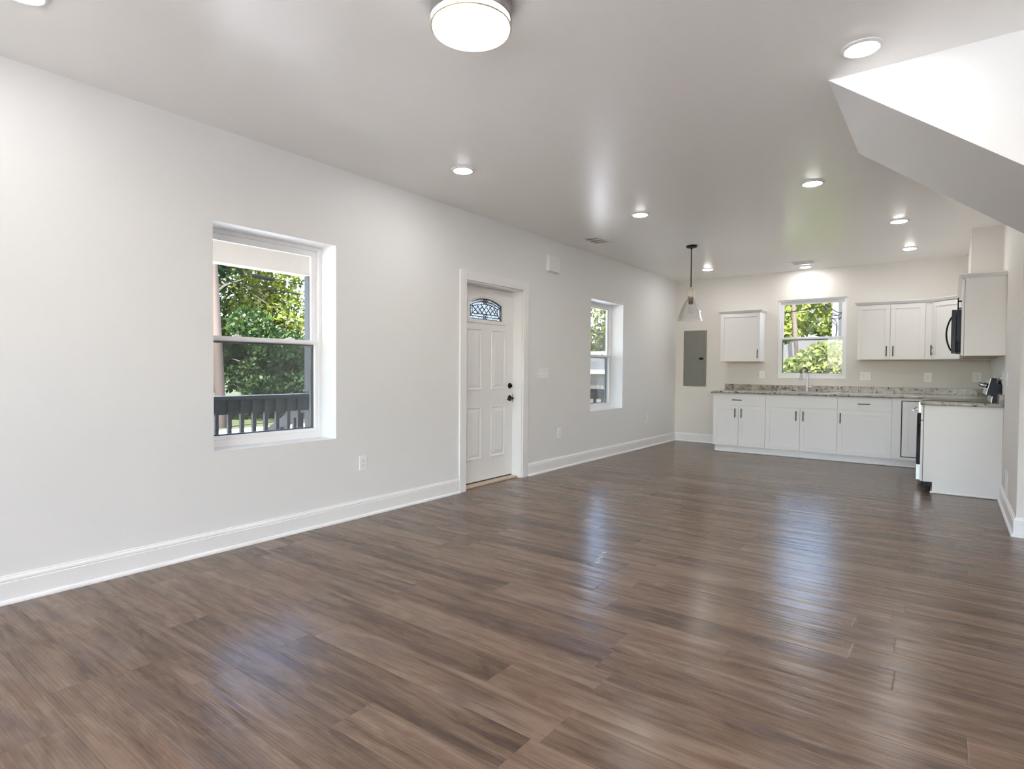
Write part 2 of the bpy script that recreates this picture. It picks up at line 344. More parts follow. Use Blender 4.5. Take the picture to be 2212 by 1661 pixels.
# ---------------------------------------------------------------- room shell
struct(B().box(-0.28, XE + .2, YB - .2, D + .25, -0.12, 0), 'floor', floor_m, 'brown wood-look plank floor running through the whole room', 'floor')
struct(B().box(-0.28, XE + .2, YB - .2, D + .25, H, H + .2), 'ceiling', ceil_m, 'white satin painted flat ceiling with recessed lights', 'ceiling')
struct(wall_boxes(B(), lambda b, a, c, z, q: b.box(-0.28, 0, a, c, z, q), YB, D + .25, 0, H, [W1, W2, DO]), 'wall_left', wall_m, 'long white wall with two windows and the front door', 'wall')
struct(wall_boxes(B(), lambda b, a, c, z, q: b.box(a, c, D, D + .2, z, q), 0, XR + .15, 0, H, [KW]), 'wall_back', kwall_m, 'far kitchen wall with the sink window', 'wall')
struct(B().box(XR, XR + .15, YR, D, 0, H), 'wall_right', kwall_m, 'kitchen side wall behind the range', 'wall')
struct(B().box(XR + .15, XE, YR, YR + .15, 0, H), 'wall_stair', wall_m, 'short wall beyond the stair turning right from the kitchen', 'wall')
RW = [(-2.6, -0.4, 0.35, 2.3), (0.6, 1.8, 0.35, 2.2)]  # side windows out of view, added to let daylight in
struct(wall_boxes(B(), lambda b, a, c, z, q: b.box(XE, XE + .2, a, c, z, q), YB - .2, YR, 0, H, RW), 'wall_far_right', wall_m, 'side wall with added tall windows right of the camera', 'wall')
BW = [(0.3, 2.9, 0.15, 2.45), (3.4, 6.6, 0.05, 2.45)]  # unseen rear glazing added to bring daylight into the room
struct(wall_boxes(B(), lambda b, a, c, z, q: b.box(a, c, YB - .2, YB, z, q), 0, XE, 0, H, BW), 'wall_rear', wall_m, 'wall with added large windows behind the camera', 'wall')
# stair soffit: wedge falling to the right
pz = lambda x: H - (x - 3.249) * 0.764
xf = 3.249 + H / 0.764
struct(B().prism([(3.249, H), (xf, H), (xf, 0.0)], lambda x, z: (x, 3.49, z), lambda x, z: (x, 4.773, z)), 'wall_soffit', wall_m, 'sloping boxed-in underside of the staircase dropping to the right', 'wall')
# duct chase over the wall cabinets
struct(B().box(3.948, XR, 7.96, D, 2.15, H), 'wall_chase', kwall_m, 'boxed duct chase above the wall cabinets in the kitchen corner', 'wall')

def base_profile(pts_dir):
    pass
PROF = [(0, 0), (0.030, 0), (0.030, 0.008), (0.026, 0.017), (0.019, 0.021), (0.016, 0.022), (0.016, 0.108), (0.0135, 0.112), (0.015, 0.118), (0.0125, 0.128), (0.006, 0.134), (0.0055, 0.140), (0, 0.142)]
def baseboard(name, loops, label):
    b = B(); b.loft(loops); return struct(b, name, trim_m, label, 'baseboard')
baseboard('baseboard_left', [[(d, y, z) for d, z in PROF] for y in (YB, 4.196)], 'white moulded baseboard left of the front door')
baseboard('baseboard_left', [[(d, y, z) for d, z in PROF] for y in (5.34, D)], 'white moulded baseboard between the front door and kitchen')
baseboard('baseboard_back', [[(x, D - d, z) for d, z in PROF] for x in (0, 0.955)], 'short white baseboard under the electrical panel')
baseboard('baseboard_right', [[(XR - d, 7.154, z) for d, z in PROF], [(XR - d, YR - d, z) for d, z in PROF], [(XE, YR - d, z) for d, z in PROF]], 'white baseboard wrapping the outside corner at the kitchen side wall')
# door casing is part of the door frame below

# ---------------------------------------------------------------- windows
def win_left(n0):  # u = y, depth n toward the room = +x
    return lambda b, u0, u1, z0, z1, a, c: b.box(a, c, u0, u1, z0, z1)
def win_back(n0):
    return lambda b, u0, u1, z0, z1, a, c: b.box(u0, u1, D - a, D - c, z0, z1)
def ring(b, bx, u0, u1, z0, z1, t, a, c, tb=None):
    tb = t if tb is None else tb
    bx(b, u0, u1, z1 - t, z1, a, c); bx(b, u0, u1, z0, z0 + tb, a, c); bx(b, u0, u0 + t, z0 + tb, z1 - t, a, c); bx(b, u1 - t, u1, z0 + tb, z1 - t, a, c)
def double_hung(name, label, R, bx, n, loc, mid=1.405):
    """n: depth of the inner frame face (negative = outwards)."""
    u0, u1, z0, z1 = R; t = thing(name, loc, label, 'window', kind='structure')
    b = B(); ring(b, bx, u0, u1, z0, z1, 0.026, n - .075, n, tb=0.048); b.build('window_frame', vinyl_m, t, bevel=0.002)
    b = B(); ring(b, bx, u0 + .026, u1 - .026, mid - .02, z1 - .026, 0.046, n - .052, n - .028, tb=0.034); up_ = b.build('upper_sash', vinyl_m, t, bevel=0.003)
    b = B(); bx(b, u0 + .07, u1 - .07, mid + .01, z1 - .07, n - .042, n - .038); b.build('pane', pane_m, up_)
    b = B(); ring(b, bx, u0 + .026, u1 - .026, z0 + .048, mid + .014, 0.030, n - .026, n - .003, tb=0.026); lo = b.build('lower_sash', vinyl_m, t, bevel=0.003)
    b = B(); bx(b, u0 + .054, u1 - .054, z0 + .07, mid - .014, n - .017, n - .013); b.build('pane', pane_m, lo)
    b = B()
    for k in (0.28, 0.72):
        u = u0 + (u1 - u0) * k; bx(b, u - .03, u + .03, mid + .014, mid + .022, n - .024, n - .006); bx(b, u - .012, u + .012, mid + .022, mid + .030, n - .022, n - .010)
    b.build('sash_lock', vinyl_m, lo, bevel=0.002)
    b = B(); ring(b, bx, u0 + .028, u1 - .028, z0 + .048, mid + .0, 0.032, n - .073, n - .058); sc = b.build('screen_frame', screenf_m, t)
    b = B(); bx(b, u0 + .058, u1 - .058, z0 + .078, mid - .03, n - .066, n - .065); b.build('screen_mesh', screen_m, sc)
    return t
bl = win_left(0)
double_hung('window_1', 'large white double-hung window nearest the camera looking onto the porch', W1, bl, -0.188, (0, 2.317, 0.657))
double_hung('window_2', 'narrow-looking double-hung window between the front door and kitchen', W2, bl, -0.188, (0, 7.24, 0.657))
double_hung('window_3', 'double-hung kitchen window over the sink', KW, win_back(0), -0.022, (2.1, D, 1.102), mid=1.713)
bfr = lambda b, u0, u1, z0, z1, a, c: b.box(XE - a, XE - c, u0, u1, z0, z1)
for i, R in enumerate(RW): double_hung('window_%d' % (4 + i), 'unseen tall double-hung window added in the right side wall for daylight, number %s from the rear' % ('one', 'two')[i], R, bfr, -0.1, (XE, R[0], R[2]), mid=1.35)
brr = lambda b, u0, u1, z0, z1, a, c: b.box(u0, u1, YB + a, YB + c, z0, z1)
double_hung('window_6', 'unseen double-hung window added in the rear wall for daylight', BW[0], brr, -0.1, (1.5, YB, .4), mid=1.3)
t = thing('window_7', (4.9, YB, 0.05), 'wide glazed patio opening added in the unseen rear wall for daylight', 'window', kind='structure')
b = B(); ring(b, brr, 3.4, 6.6, 0.05, 2.45, 0.06, -.14, -.06); b.box(4.97, 5.03, YB - .14, YB - .06, .11, 2.39); b.build('window_frame', vinyl_m, t)
b = B(); b.box(3.46, 4.97, YB - .102, YB - .098, .11, 2.39); b.box(5.03, 6.54, YB - .102, YB - .098, .11, 2.39); b.build('pane', pane_m, t)

# ---------------------------------------------------------------- front door
dr = thing('door_1', (0, 4.764, 0), 'white panelled front door with arched leaded glass', 'door', kind='structure')
b = B()
b.box(0, .018, 4.196, 4.290, 0, 2.17); b.box(0, .018, 5.238, 5.332, 0, 2.17); b.box(0, .018, 4.290, 5.238, 2.076, 2.17)
b.build('door_casing', trim_m, dr, bevel=0.003)
b = B()
b.box(-.20, 0.0, 4.288, 4.300, 0, 2.078); b.box(-.20, 0.0, 5.226, 5.238, 0, 2.078); b.box(-.20, 0.0, 4.288, 5.238, 2.062, 2.078)
b.box(-.188, -.175, 4.300, 4.315, 0.03, 2.062); b.box(-.188, -.175, 5.211, 5.226, 0.03, 2.062); b.box(-.188, -.175, 4.300, 5.226, 2.045, 2.062)
b.build('door_jamb', trim_m, dr)
FX, BX = -0.125, -0.170; y0, y1 = 4.303, 5.223; cy = 4.763
b = B(); b.box(-.25, -.045, 4.30, 5.226, 0.0, 0.020); b.build('threshold', wood_raw_m, dr, bevel=0.004)
b = B(); b.box(-.166, -.129, y0, y1, 0.020, 0.034); b.build('door_sweep', slot_m, dr)
gl, gr, gz0, gzs, gzt = cy - .27, cy + .27, 1.722, 1.880, 1.944
def arc(y, off=0.0):   # height of the glass arch at y
    hw, rise = .27, gzt - gzs; R_ = (hw * hw + rise * rise) / (2 * rise); return gzt - R_ + math.sqrt(max((R_ + off) ** 2 - (y - cy) ** 2, 1e-6)) - 0
b = B()
b.box(BX, FX, y0, y1, 0.034, gz0 - .001); b.box(BX, FX, y0, y1, gzt + .03, 2.058)
b.box(BX, FX, y0, gl - .001, gz0, gzt + .03); b.box(BX, FX, gr + .001, y1, gz0, gzt + .03)
N = 16; ys = [gl + (gr - gl) * k / N for k in range(N + 1)]
b.loft([[(BX, y, arc(y)), (FX, y, arc(y)), (FX, y, gzt + .03), (BX, y, gzt + .03)] for y in ys])
bmesh.ops.remove_doubles(b.bm, verts=b.bm.verts, dist=1e-5)
slab = b.build('door_slab', trim_m, dr)
b = B()
def panel(ya, yb, za, zb):
    def lp(i, x): return [(x, ya + i, za + i), (x, yb - i, za + i), (x, yb - i, zb - i), (x, ya + i, zb - i)]
    b.loft([lp(0, FX - .001), lp(.004, FX + .008), lp(.012, FX + .008), lp(.020, FX + .001), lp(.030, FX + .001), lp(.060, FX + .008)])
for ya, yb in ((4.442, 4.682), (4.844, 5.084)):
    panel(ya, yb, 0.985, 1.625); panel(ya, yb, 0.265, 0.812)
b.build('raised_panel', trim_m, slab)
# surround of the arched light
def outline(off):
    ptsr = [(gl - off, gz0 - off), (gr + off, gz0 - off)]
    n = 18
    for k in range(n + 1):
        y = (gr + off) - (gr - gl + 2 * off) * k / n
        yy = max(gl, min(gr, y)); ptsr.append((y, arc(yy) + off))
    return ptsr
b = B(); L = [[(x, y, z) for y, z in outline(o)] for o, x in ((0.045, FX - .001), (0.038, FX + .012), (0.014, FX + .012), (0.0, FX + .004), (0.0, BX))]
b.loft(L, caps=False); b.build('glass_surround', trim_m, dr, smooth=True)
b = B(); b.loft([[(x, y, z) for y, z in outline(0.004)] for x in (-.150, -.145)]); b.build('leaded_glass', ripple_m, dr)
b = B()
def came(pts, w=.0042): b.tube([(-.1435, y, z) for y, z in pts], w, 6)
def inner(o): 
    o2 = outline(-o); return o2 + [o2[0]]
came(inner(.004), .005); came(inner(.030)); came(inner(.058))
for sy in (-1, 1):
    e = cy + sy * .27; i = cy + sy * (.27 - .058)
    came([(e, gz0), (i, gz0 + .058)]); came([(e, arc(e)), (i, arc(e) - .03)])
zb_, n_ = gz0 + .058, 6
w_ = (2 * (.27 - .058)) / n_
for k in range(n_):
    a_ = cy - (.27 - .058) + k * w_
    for s_ in (0, 1):
        p0 = (a_ + (w_ * 1.5 if s_ else 0), zb_); p1 = (a_ + (0 if s_ else w_ * 1.5), arc(cy) - .062 - abs(a_ + w_ * .75 - cy) * .12)
        p0 = (min(p0[0], cy + .212), p0[1]); p1 = (min(p1[0], cy + .212), p1[1])
        came([p0, p1])
for zc in (gz0 + .030, gzt - .030):
    for dy in (-.018, .018): came([(cy + dy, zc - .028), (cy + dy + .018, zc), (cy + dy, zc + .028), (cy + dy - .018, zc), (cy + dy, zc - .028)])
b.build('lead_came', came_m, dr)
b = B(); b.lathe((FX, 5.172, 1.022), [(0, 0.012), (0.024, 0.012), (0.031, 0.007), (0.032, 0)][::-1], 24, 'x'); b.box(FX + .01, FX + .034, 5.168, 5.176, 1.008, 1.036)
tag(b.build('deadbolt', black_m, dr, smooth=True), 'round black deadbolt')
b = B(); b.lathe((FX, 5.172, .884), [(0.033, 0), (0.032, 0.008), (0.022, 0.014), (0.013, 0.018), (0.012, 0.05)], 24, 'x')
b.tube([(FX + .047, 5.176, .884), (FX + .052, 5.15, .886), (FX + .052, 5.10, .880), (FX + .048, 5.068, .872)], .009, 8, rs=[.010, .009, .007, .006])
tag(b.build('door_handle', black_m, dr, smooth=True), 'black lever handle')
b = B(); b.box(-.165, -.120, 5.2255, 5.2232, .84, .93); b.build('strike_plate', black_m, dr)

# ---------------------------------------------------------------- plates, box, electrical panel
def plate_left(name, y, z, w, h, label, cat, kind_):
    t = thing(name, (0, y, z), label, cat)
    B().box(0, .008, y - w / 2, y + w / 2, z - h / 2, z + h / 2).build('cover_plate', plate_m, t, bevel=0.0025)
    if kind_ == 'outlet':
        for dz in (-.0195, .0195):
            r = B().lathe((.0055, y, z + dz), [(0.0165, 0), (0.0165, .003), (0.015, .0035)], 20, 'x').build('receptacle', plate_m, t)
            B().box(.0085, .0093, y - .008, y - .0055, z + dz - .001, z + dz + .008).box(.0085, .0093, y + .0045, y + .0072, z + dz - .001, z + dz + .007).box(.0085, .0093, y - .0025, y + .0025, z + dz - .010, z + dz - .005).build('slot', slot_m, r)
    else:
        for k in range(kind_):
            yy = y + (k - (kind_ - 1) / 2) * .046
            B().prism([(.006, z - .006), (.016, z - .013), (.018, z - .008), (.006, z + .006)], lambda x, q: (x, yy - .005, q), lambda x, q: (x, yy + .005, q)).build('toggle', plate_m, t)
    return t
plate_left('wall_outlet', 3.042, .436, .074, .118, 'white duplex outlet low between the large window and front door', 'outlet', 'outlet')
plate_left('wall_outlet', 6.013, .436, .074, .118, 'white duplex outlet low between the front door and second window', 'outlet', 'outlet')
plate_left('wall_outlet', 8.576, .436, .074, .118, 'white duplex outlet low near the far end of the left wall', 'outlet', 'outlet')
plate_left('switch_plate', 5.65, 1.162, .225, .122, 'four-gang white toggle switch plate just right of the front door', 'light switch', 4)
def plate_back(name, x, z, w, h, label, cat, els):
    t = thing(name, (x, D, z), label, cat)
    B().box(x - w / 2, x + w / 2, D, D - .006, z - h / 2, z + h / 2).build('cover_plate', plate_m, t, bevel=0.0025)
    for dx, k in els:
        if k == 'o':
            for dz in (-.0195, .0195):
                r = B().lathe((x + dx, D - .0055, z + dz), [(0.0165, 0), (0.0165, -.003), (0.015, -.0035)], 20, 'y').build('receptacle', plate_m, t)
                B().box(x + dx - .008, x + dx - .0055, D - .0085, D - .0095, z + dz - .001, z + dz + .008).box(x + dx + .0045, x + dx + .007, D - .0085, D - .0095, z + dz - .001, z + dz + .007).box(x + dx - .0025, x + dx + .0025, D - .0085, D - .0095, z + dz - .01, z + dz - .005).build('slot', slot_m, r)
        else:
            B().box(x + dx - .005, x + dx + .005, D - .006, D - .018, z - .008, z + .010).build('toggle', plate_m, t)
    return t
plate_back('wall_outlet', 1.414, 1.148, .080, .118, 'white outlet between the small wall cabinet and kitchen window', 'outlet', [(0, 'o')])
plate_back('wall_outlet', 2.823, 1.143, .135, .122, 'wide outlet and switch plate just right of the kitchen window', 'outlet', [(-.028, 'o'), (.03, 's')])
plate_back('wall_outlet', 3.552, 1.134, .085, .126, 'white outlet on the back wall under the corner wall cabinet', 'outlet', [(0, 'o')])
plate_back('wall_outlet', 4.075, 1.144, .098, .130, 'white outlet in the back corner just left of the range controls', 'outlet', [(0.006, 'o')])
def plate_right(name, y, z, w, h, label, cat, tog):
    t = thing(name, (XR, y, z), label, cat)
    B().box(XR, XR - .006, y - w / 2, y + w / 2, z - h / 2, z + h / 2).build('cover_plate', plate_m, t, bevel=0.0025)
    if tog: B().box(XR - .006, XR - .017, y - .005, y + .005, z - .008, z + .010).build('toggle', plate_m, t)
plate_right('switch_plate', 8.62, 1.16, .075, .12, 'switch plate on the side wall behind the range, deepest in the corner', 'light switch', True)
plate_right('switch_plate', 7.40, 1.15, .075, .12, 'white switch plate on the side wall just above the short backsplash', 'light switch', True)
plate_right('switch_plate', 6.75, 1.145, .12, .12, 'white switch plate on the bare side wall nearest the camera', 'light switch', True)
plate_right('wall_plate', 6.56, .262, .24, .20, 'tall white cover plate low on the side wall by the cabinet end', 'cover plate', False)

t = thing('door_chime', (0, 5.815, 2.35), 'white door chime box high on the wall above the switch plate', 'door chime')
B().box(0, .046, 5.70, 5.93, 2.355, 2.540).build('chime_cover', trim_m, t, bevel=0.006)
B().box(0, .014, 5.69, 5.94, 2.345, 2.550).build('back_plate', wall_m, t, bevel=0.003)

t = thing('electrical_panel', (.337, D, .942), 'grey metal breaker panel on the back wall left of the cabinets', 'electrical panel')
B().box(.142, .532, D, D - .012, .942, 1.881).build('panel_cover', gray_m, t, bevel=0.003)
b = B(); b.box(.172, .492, D - .012, D - .018, .975, 1.840); dd = b.build('panel_door', gray_m, t, bevel=0.002)
b = B()
for k in (.225, .262, .375, .412): b.box(k, k + .004, D - .0178, D - .0195, .99, 1.825)
b.build('pressed_rib', gray_m, dd)
b = B(); b.box(.415, .485, D - .018, D - .024, 1.388, 1.424); tag(b.build('latch', black_m, dd, bevel=0.002), 'dark latch')
for sx in (.155, .512):
    for sz in (.958, 1.41, 1.865): B().lathe((sx, D - .012, sz), [(.006, 0), (.006, -.002), (.003, -.004)], 12, 'y').build('screw', steel_m, t)

# ---------------------------------------------------------------- ceiling fixtures
def make_down(x, y, label, r=.070):
    t = thing('recessed_downlight', (x, y, H), label, 'ceiling light', group='recessed downlights')
    B().lathe((x, y, H), [(r + .020, 0), (r + .019, -.005), (r + .006, -.011), (r + .001, -.010), (r + .001, 0)], 48).build('trim_ring', trim_m, t, smooth=True)
    B().lathe((x, y, H), [(r, -.006), (r - .003, -.012), (r - .012, -.015), (r * .5, -.017), (0.001, -.0175)], 48).build('lens', lamp_m, t, smooth=True)
    return t
dl = make_down(.755, 3.396, 'recessed downlight nearest the left wall above the large window')
for x, y, l in ((1.32, 5.379, 'recessed downlight between the front door and the ceiling vent'), (2.865, 5.295, 'recessed downlight left of the stair soffit in the middle of the ceiling'),
                (3.429, 3.234, 'large-looking recessed downlight beside the bright face of the stair soffit'), (3.346, 7.124, 'recessed downlight in front of the duct chase, nearer one of two'),
                (3.36, 8.76, 'recessed downlight over the right end of the sink counter'), (.828, 8.85, 'recessed downlight just right of the pendant rod by the kitchen corner'),
                (2.063, 9.44, 'recessed downlight over the kitchen window next to the vent'), (.714, .73, 'recessed downlight near the left wall beyond the photo edge'),
                (3.6, .6, 'added recessed downlight out of view above the camera'), (2.2, -1.4, 'added recessed downlight out of view at the rear of the room, left'), (5.2, -1.2, 'added recessed downlight out of view at the rear of the room, right'), (5.6, 1.6, 'added recessed downlight out of view right of the camera')):  # overhead, rear and right downlights out of view are added to light the room
    dup(dl, (x, y, H), l)
fx, fy = 2.154, 1.882
t = thing('flush_mount_light', (fx, fy, H), 'round drum ceiling light with nickel band and glowing frosted glass', 'ceiling light')
B().lathe((fx, fy, 0), [(.166, H), (.170, H - .004), (.170, H - .070), (.1665, H - .072), (.1665, H)], 72).build('metal_band', nickel_m, t, smooth=True)
B().lathe((fx, fy, 0), [(.164, H - .065), (.164, H - .105), (.160, H - .115), (.13, H - .124), (.07, H - .130), (0.001, H - .132)], 72).build('glass_drum', flush_m, t, smooth=True)
B().lathe((fx, fy, 0), [(.163, H - .0985), (.1695, H - .0985), (.1700, H - .1015), (.1690, H - .1045), (.163, H - .1045)], 72, closed_ends=False).build('retaining_ring', bronze_m, t, smooth=True)
for k in range(3):
    a = math.radians(52 + 120 * k); c, s_ = math.cos(a), math.sin(a); B().cyl((fx + c * .1672, fy + s_ * .1672, H - .068), (fx + c * .1672, fy + s_ * .1672, H - .102), .0022, n=8).build('support_rod', bronze_m, t)

def vent(x0, x1, y0, y1, long_y, label):
    t = thing('ceiling_vent', ((x0 + x1) / 2, (y0 + y1) / 2, H), label, 'air vent')
    e = .032
    b = B(); b.box(x0, x1, y0, y0 + e, H, H - .006); b.box(x0, x1, y1 - e, y1, H, H - .006); b.box(x0, x0 + e, y0 + e, y1 - e, H, H - .006); b.box(x1 - e, x1, y0 + e, y1 - e, H, H - .006)
    b.build('flange', trim_m, t, bevel=.001)
    B().box(x0 + e, x1 - e, y0 + e, y1 - e, H - .0005, H - .0015).build('duct_opening', duct_m, t)
    for f in (.3, .7):
        b = B()
        if long_y: L_ = (y1 - y0 - 2 * e); b.box(x0 + e, x1 - e, y0 + e + L_ * f - .006, y0 + e + L_ * f + .006, H - .001, H - .012)
        else: L_ = (x1 - x0 - 2 * e); b.box(x0 + e + L_ * f - .006, x0 + e + L_ * f + .006, y0 + e, y1 - e, H - .001, H - .012)
        b.build('divider', trim_m, t)
    n = 7
    for k in range(n):
        b = B()
        if long_y:
            xx = x0 + e + (x1 - x0 - 2 * e) * (k + .5) / n
            b.prism([(xx - .008, H - .001), (xx - .0065, H - .001), (xx + .006, H - .012), (xx + .0045, H - .012)], lambda x, z: (x, y0 + e, z), lambda x, z: (x, y1 - e, z))
        else:
            yy = y0 + e + (y1 - y0 - 2 * e) * (k + .5) / n
            b.prism([(yy - .008, H - .001), (yy - .0065, H - .001), (yy + .006, H - .012), (yy + .0045, H - .012)], lambda y, z: (x0 + e, y, z), lambda y, z: (x1 - e, y, z))
        b.build('louver', trim_m, t)
vent(.30, .53, 5.97, 6.31, True, 'white ceiling register near the left wall before the second window')
vent(1.95, 2.27, 8.93, 9.17, False, 'white three-section ceiling register above the kitchen window')

px, py = 1.216, 7.093
t = thing('pendant_light', (px, py, H), 'clear glass bell pendant on a black rod near the kitchen corner', 'pendant light')
B().lathe((px, py, 0), [(.064, H), (.064, H - .012), (.058, H - .022), (.012, H - .024), (.011, H - .04)], 40).build('canopy', black_m, t, smooth=True)
B().cyl((px, py, H - .03), (px, py, 2.225), .0065, n=12).build('rod', black_m, t, smooth=True)
b = B(); ca, sa = math.cos(math.radians(35)), math.sin(math.radians(35))
pts = [(-.036, 2.115), (-.039, 2.15), (-.038, 2.185), (-.030, 2.208), (-.012, 2.220), (.012, 2.220), (.030, 2.208), (.038, 2.185), (.039, 2.15), (.036, 2.115)]
b.tube([(px + u * ca, py + u * sa, z) for u, z in pts], .0045, 8); b.lathe((px, py, 0), [(.012, 2.232), (.012, 2.212)], 16); b.lathe((px, py, 0), [(.040, 2.118), (.042, 2.112), (.042, 2.100), (.036, 2.096)], 32)
tag(b.build('stirrup', bronze_m, t, smooth=True), 'champagne bronze stirrup')
B().lathe((px, py, 0), [(.022, 2.098), (.0275, 2.092), (.0275, 2.030), (.024, 2.024), (.018, 2.022)], 28).build('socket', mat('dark_bronze_socket', (0.12, 0.095, 0.075), 0.4, metal=0.8, bump=(80, .05, .001)), t, smooth=True)
b = B(); pr = [(.034, 2.098), (.050, 2.085), (.075, 2.050), (.100, 2.000), (.125, 1.935), (.144, 1.875), (.155, 1.828), (.1575, 1.822)]
b.lathe((px, py, 0), pr + [(r - .003, z) for r, z in pr[::-1]], 64, closed_ends=False); b.build('glass_shade', shade_m, t, smooth=True)
B().lathe((px, py, 0), [(.013, 2.03), (.015, 2.01), (.024, 1.985), (.030, 1.955), (.027, 1.928), (.014, 1.912), (.001, 1.909)], 28).build('light_bulb', shade_m, t, smooth=True)

# ---------------------------------------------------------------- kitchen
ID = lambda n, t: (n, t)
class Face:
    """maps (u along the front, z, n out of the front) into local coordinates"""
    def __init__(s, kind, plane): s.k, s.p = kind, plane
    def box(s, b, u0, u1, z0, z1, n0, n1):
        if s.k == 'y': b.box(u0, u1, s.p - n0, s.p - n1, z0, z1)
        elif s.k == 'x': b.box(s.p - n0, s.p - n1, u0, u1, z0, z1)
    def pt(s, u, z, n): return (u, s.p - n, z) if s.k == 'y' else (s.p - n, u, z)
def shaker(fc, par, u0, u1, z0, z1, th=.02, fr=.057, local=False):
    g = .0026; u0 += g; u1 -= g; z0 += g; z1 -= g; b = B()
    fc.box(b, u0, u1, z0, z0 + fr, 0, th); fc.box(b, u0, u1, z1 - fr, z1, 0, th); fc.box(b, u0, u0 + fr, z0 + fr, z1 - fr, 0, th); fc.box(b, u1 - fr, u1, z0 + fr, z1 - fr, 0, th)
    fc.box(b, u0 + fr, u1 - fr, z0 + fr, z1 - fr, 0, th - .011)
    return b.build('door', cab_m, par, bevel=.0012, local=local)
def slabf(fc, par, u0, u1, z0, z1, name='drawer_front', th=.02):
    g = .0026; b = B(); fc.box(b, u0 + g, u1 - g, z0 + g, z1 - g, 0, th); return b.build(name, cab_m, par, bevel=.0015)
def pull(fc, par, u, z, vert=True, L=.137, th=.02, local=False):
    b = B(); r = .0058; n = th + .030
    if vert:
        b.cyl(fc.pt(u, z - L / 2, n), fc.pt(u, z + L / 2, n), r, n=12)
        for dz in (-.038, .038): b.cyl(fc.pt(u, z + dz, th), fc.pt(u, z + dz, n), .0042, n=8)
    else:
        b.cyl(fc.pt(u - L / 2, z, n), fc.pt(u + L / 2, z, n), r, n=12)
        for dz in (-.038, .038): b.cyl(fc.pt(u + dz, z, th), fc.pt(u + dz, z, n), .0042, n=8)
    o = b.build('handle', black_m, par, smooth=True, local=local); return tag(o, 'black bar handle')
F = 8.829  # carcass front plane of the back run (door faces at 8.809)
fy_ = Face('y', F); CT0, CT1 = .874, .908
def base_cab(x0, x1, label):
    t = thing('base_cabinet', ((x0 + x1) / 2, D, 0), label, 'base cabinet', group=None)
    b = B()
    if 1.6 < x0 < 1.8: b.box(x0, x1, F, D - .001, .100, .69); b.box(x0, x1, F, F + .02, .69, CT0); b.box(x0, x0 + .02, F + .02, D - .001, .69, CT0); b.box(x1 - .02, x1, F + .02, D - .001, .69, CT0)
    else: b.box(x0, x1, F, D - .001, .100, CT0)
    b.box(x0 + (.02 if x0 < 1 else 0), x1, F + .055, D - .001, 0.0, .100); b.build('carcass', cab_m, t)
    B().box(x0 + (.012 if x0 < 1 else 0), x1, F + .043, F + .055, 0.0, .098).build('toe_kick', trim_m, t)
    b = B(); b.cyl((x0 + (.012 if x0 < 1 else 0), F + .043, 0.0095), (x1, F + .043, 0.0095), .0095, n=12); b.build('shoe_moulding', trim_m, t, smooth=True)
    return t
cA = base_cab(.957, 1.697, 'white base cabinet with one drawer over two doors at the left end of the counter')
d = slabf(fy_, cA, .957, 1.697, .700, .862); pull(fy_, d, 1.31, .780, False)
d = shaker(fy_, cA, .957, 1.325, .100, .694); pull(fy_, d, 1.283, .588)
d = shaker(fy_, cA, 1.325, 1.697, .100, .694); pull(fy_, d, 1.372, .588)
cB = base_cab(1.697, 2.603, 'white sink base cabinet with blank top panel and two doors under the faucet')
slabf(fy_, cB, 1.700, 2.603, .700, .862, 'false_front')
d = shaker(fy_, cB, 1.700, 2.148, .100, .694); pull(fy_, d, 2.103, .588)
d = shaker(fy_, cB, 2.148, 2.603, .100, .694); pull(fy_, d, 2.192, .588)
cC = base_cab(2.603, 3.216, 'white base cabinet with one drawer over a single wide door right of the sink base')
d = slabf(fy_, cC, 2.606, 3.213, .700, .862); pull(fy_, d, 2.908, .785, False)
d = shaker(fy_, cC, 2.606, 3.213, .100, .694); pull(fy_, d, 2.640, .588)
# corner cabinet: face frame with an inset door outlined by a dark gap
t = thing('corner_base_cabinet', (3.7, D, 0), 'white corner base cabinet whose inset door shows a dark gap, left of the range', 'base cabinet')
b = B(); b.box(3.216, XR, F, D - .001, .100, CT0); b.box(3.62, XR, 8.24, F, .100, CT0); b.box(3.216, XR, F + .055, D - .001, 0, .100); b.box(3.68, XR, 8.24, F + .055, 0, .100); b.build('carcass', cab_m, t)
B().box(3.216, 3.68, F + .043, F + .055, 0, .098).build('toe_kick', trim_m, t)
b = B(); b.cyl((3.216, F + .043, .0095), (3.68, F + .043, .0095), .0095, n=12); b.build('shoe_moulding', trim_m, t, smooth=True)
b = B()
fy_.box(b, 3.219, 3.310, .100, .862, 0, .02); fy_.box(b, 3.310, 3.60, .845, .862, 0, .02); fy_.box(b, 3.310, 3.60, .100, .130, 0, .02); b.build('face_frame', cab_m, t)
B().box(3.3105, 3.60, F - .001, F, .131, .844).build('door_gap', slot_m, t)
d = shaker(Face('y', F), t, 3.320, 3.60, .140, .838, fr=.062)
fx_ = Face('x', 3.62)
d = shaker(fx_, t, 8.24, 8.80, .110, .862); pull(fx_, d, 8.30, .62)
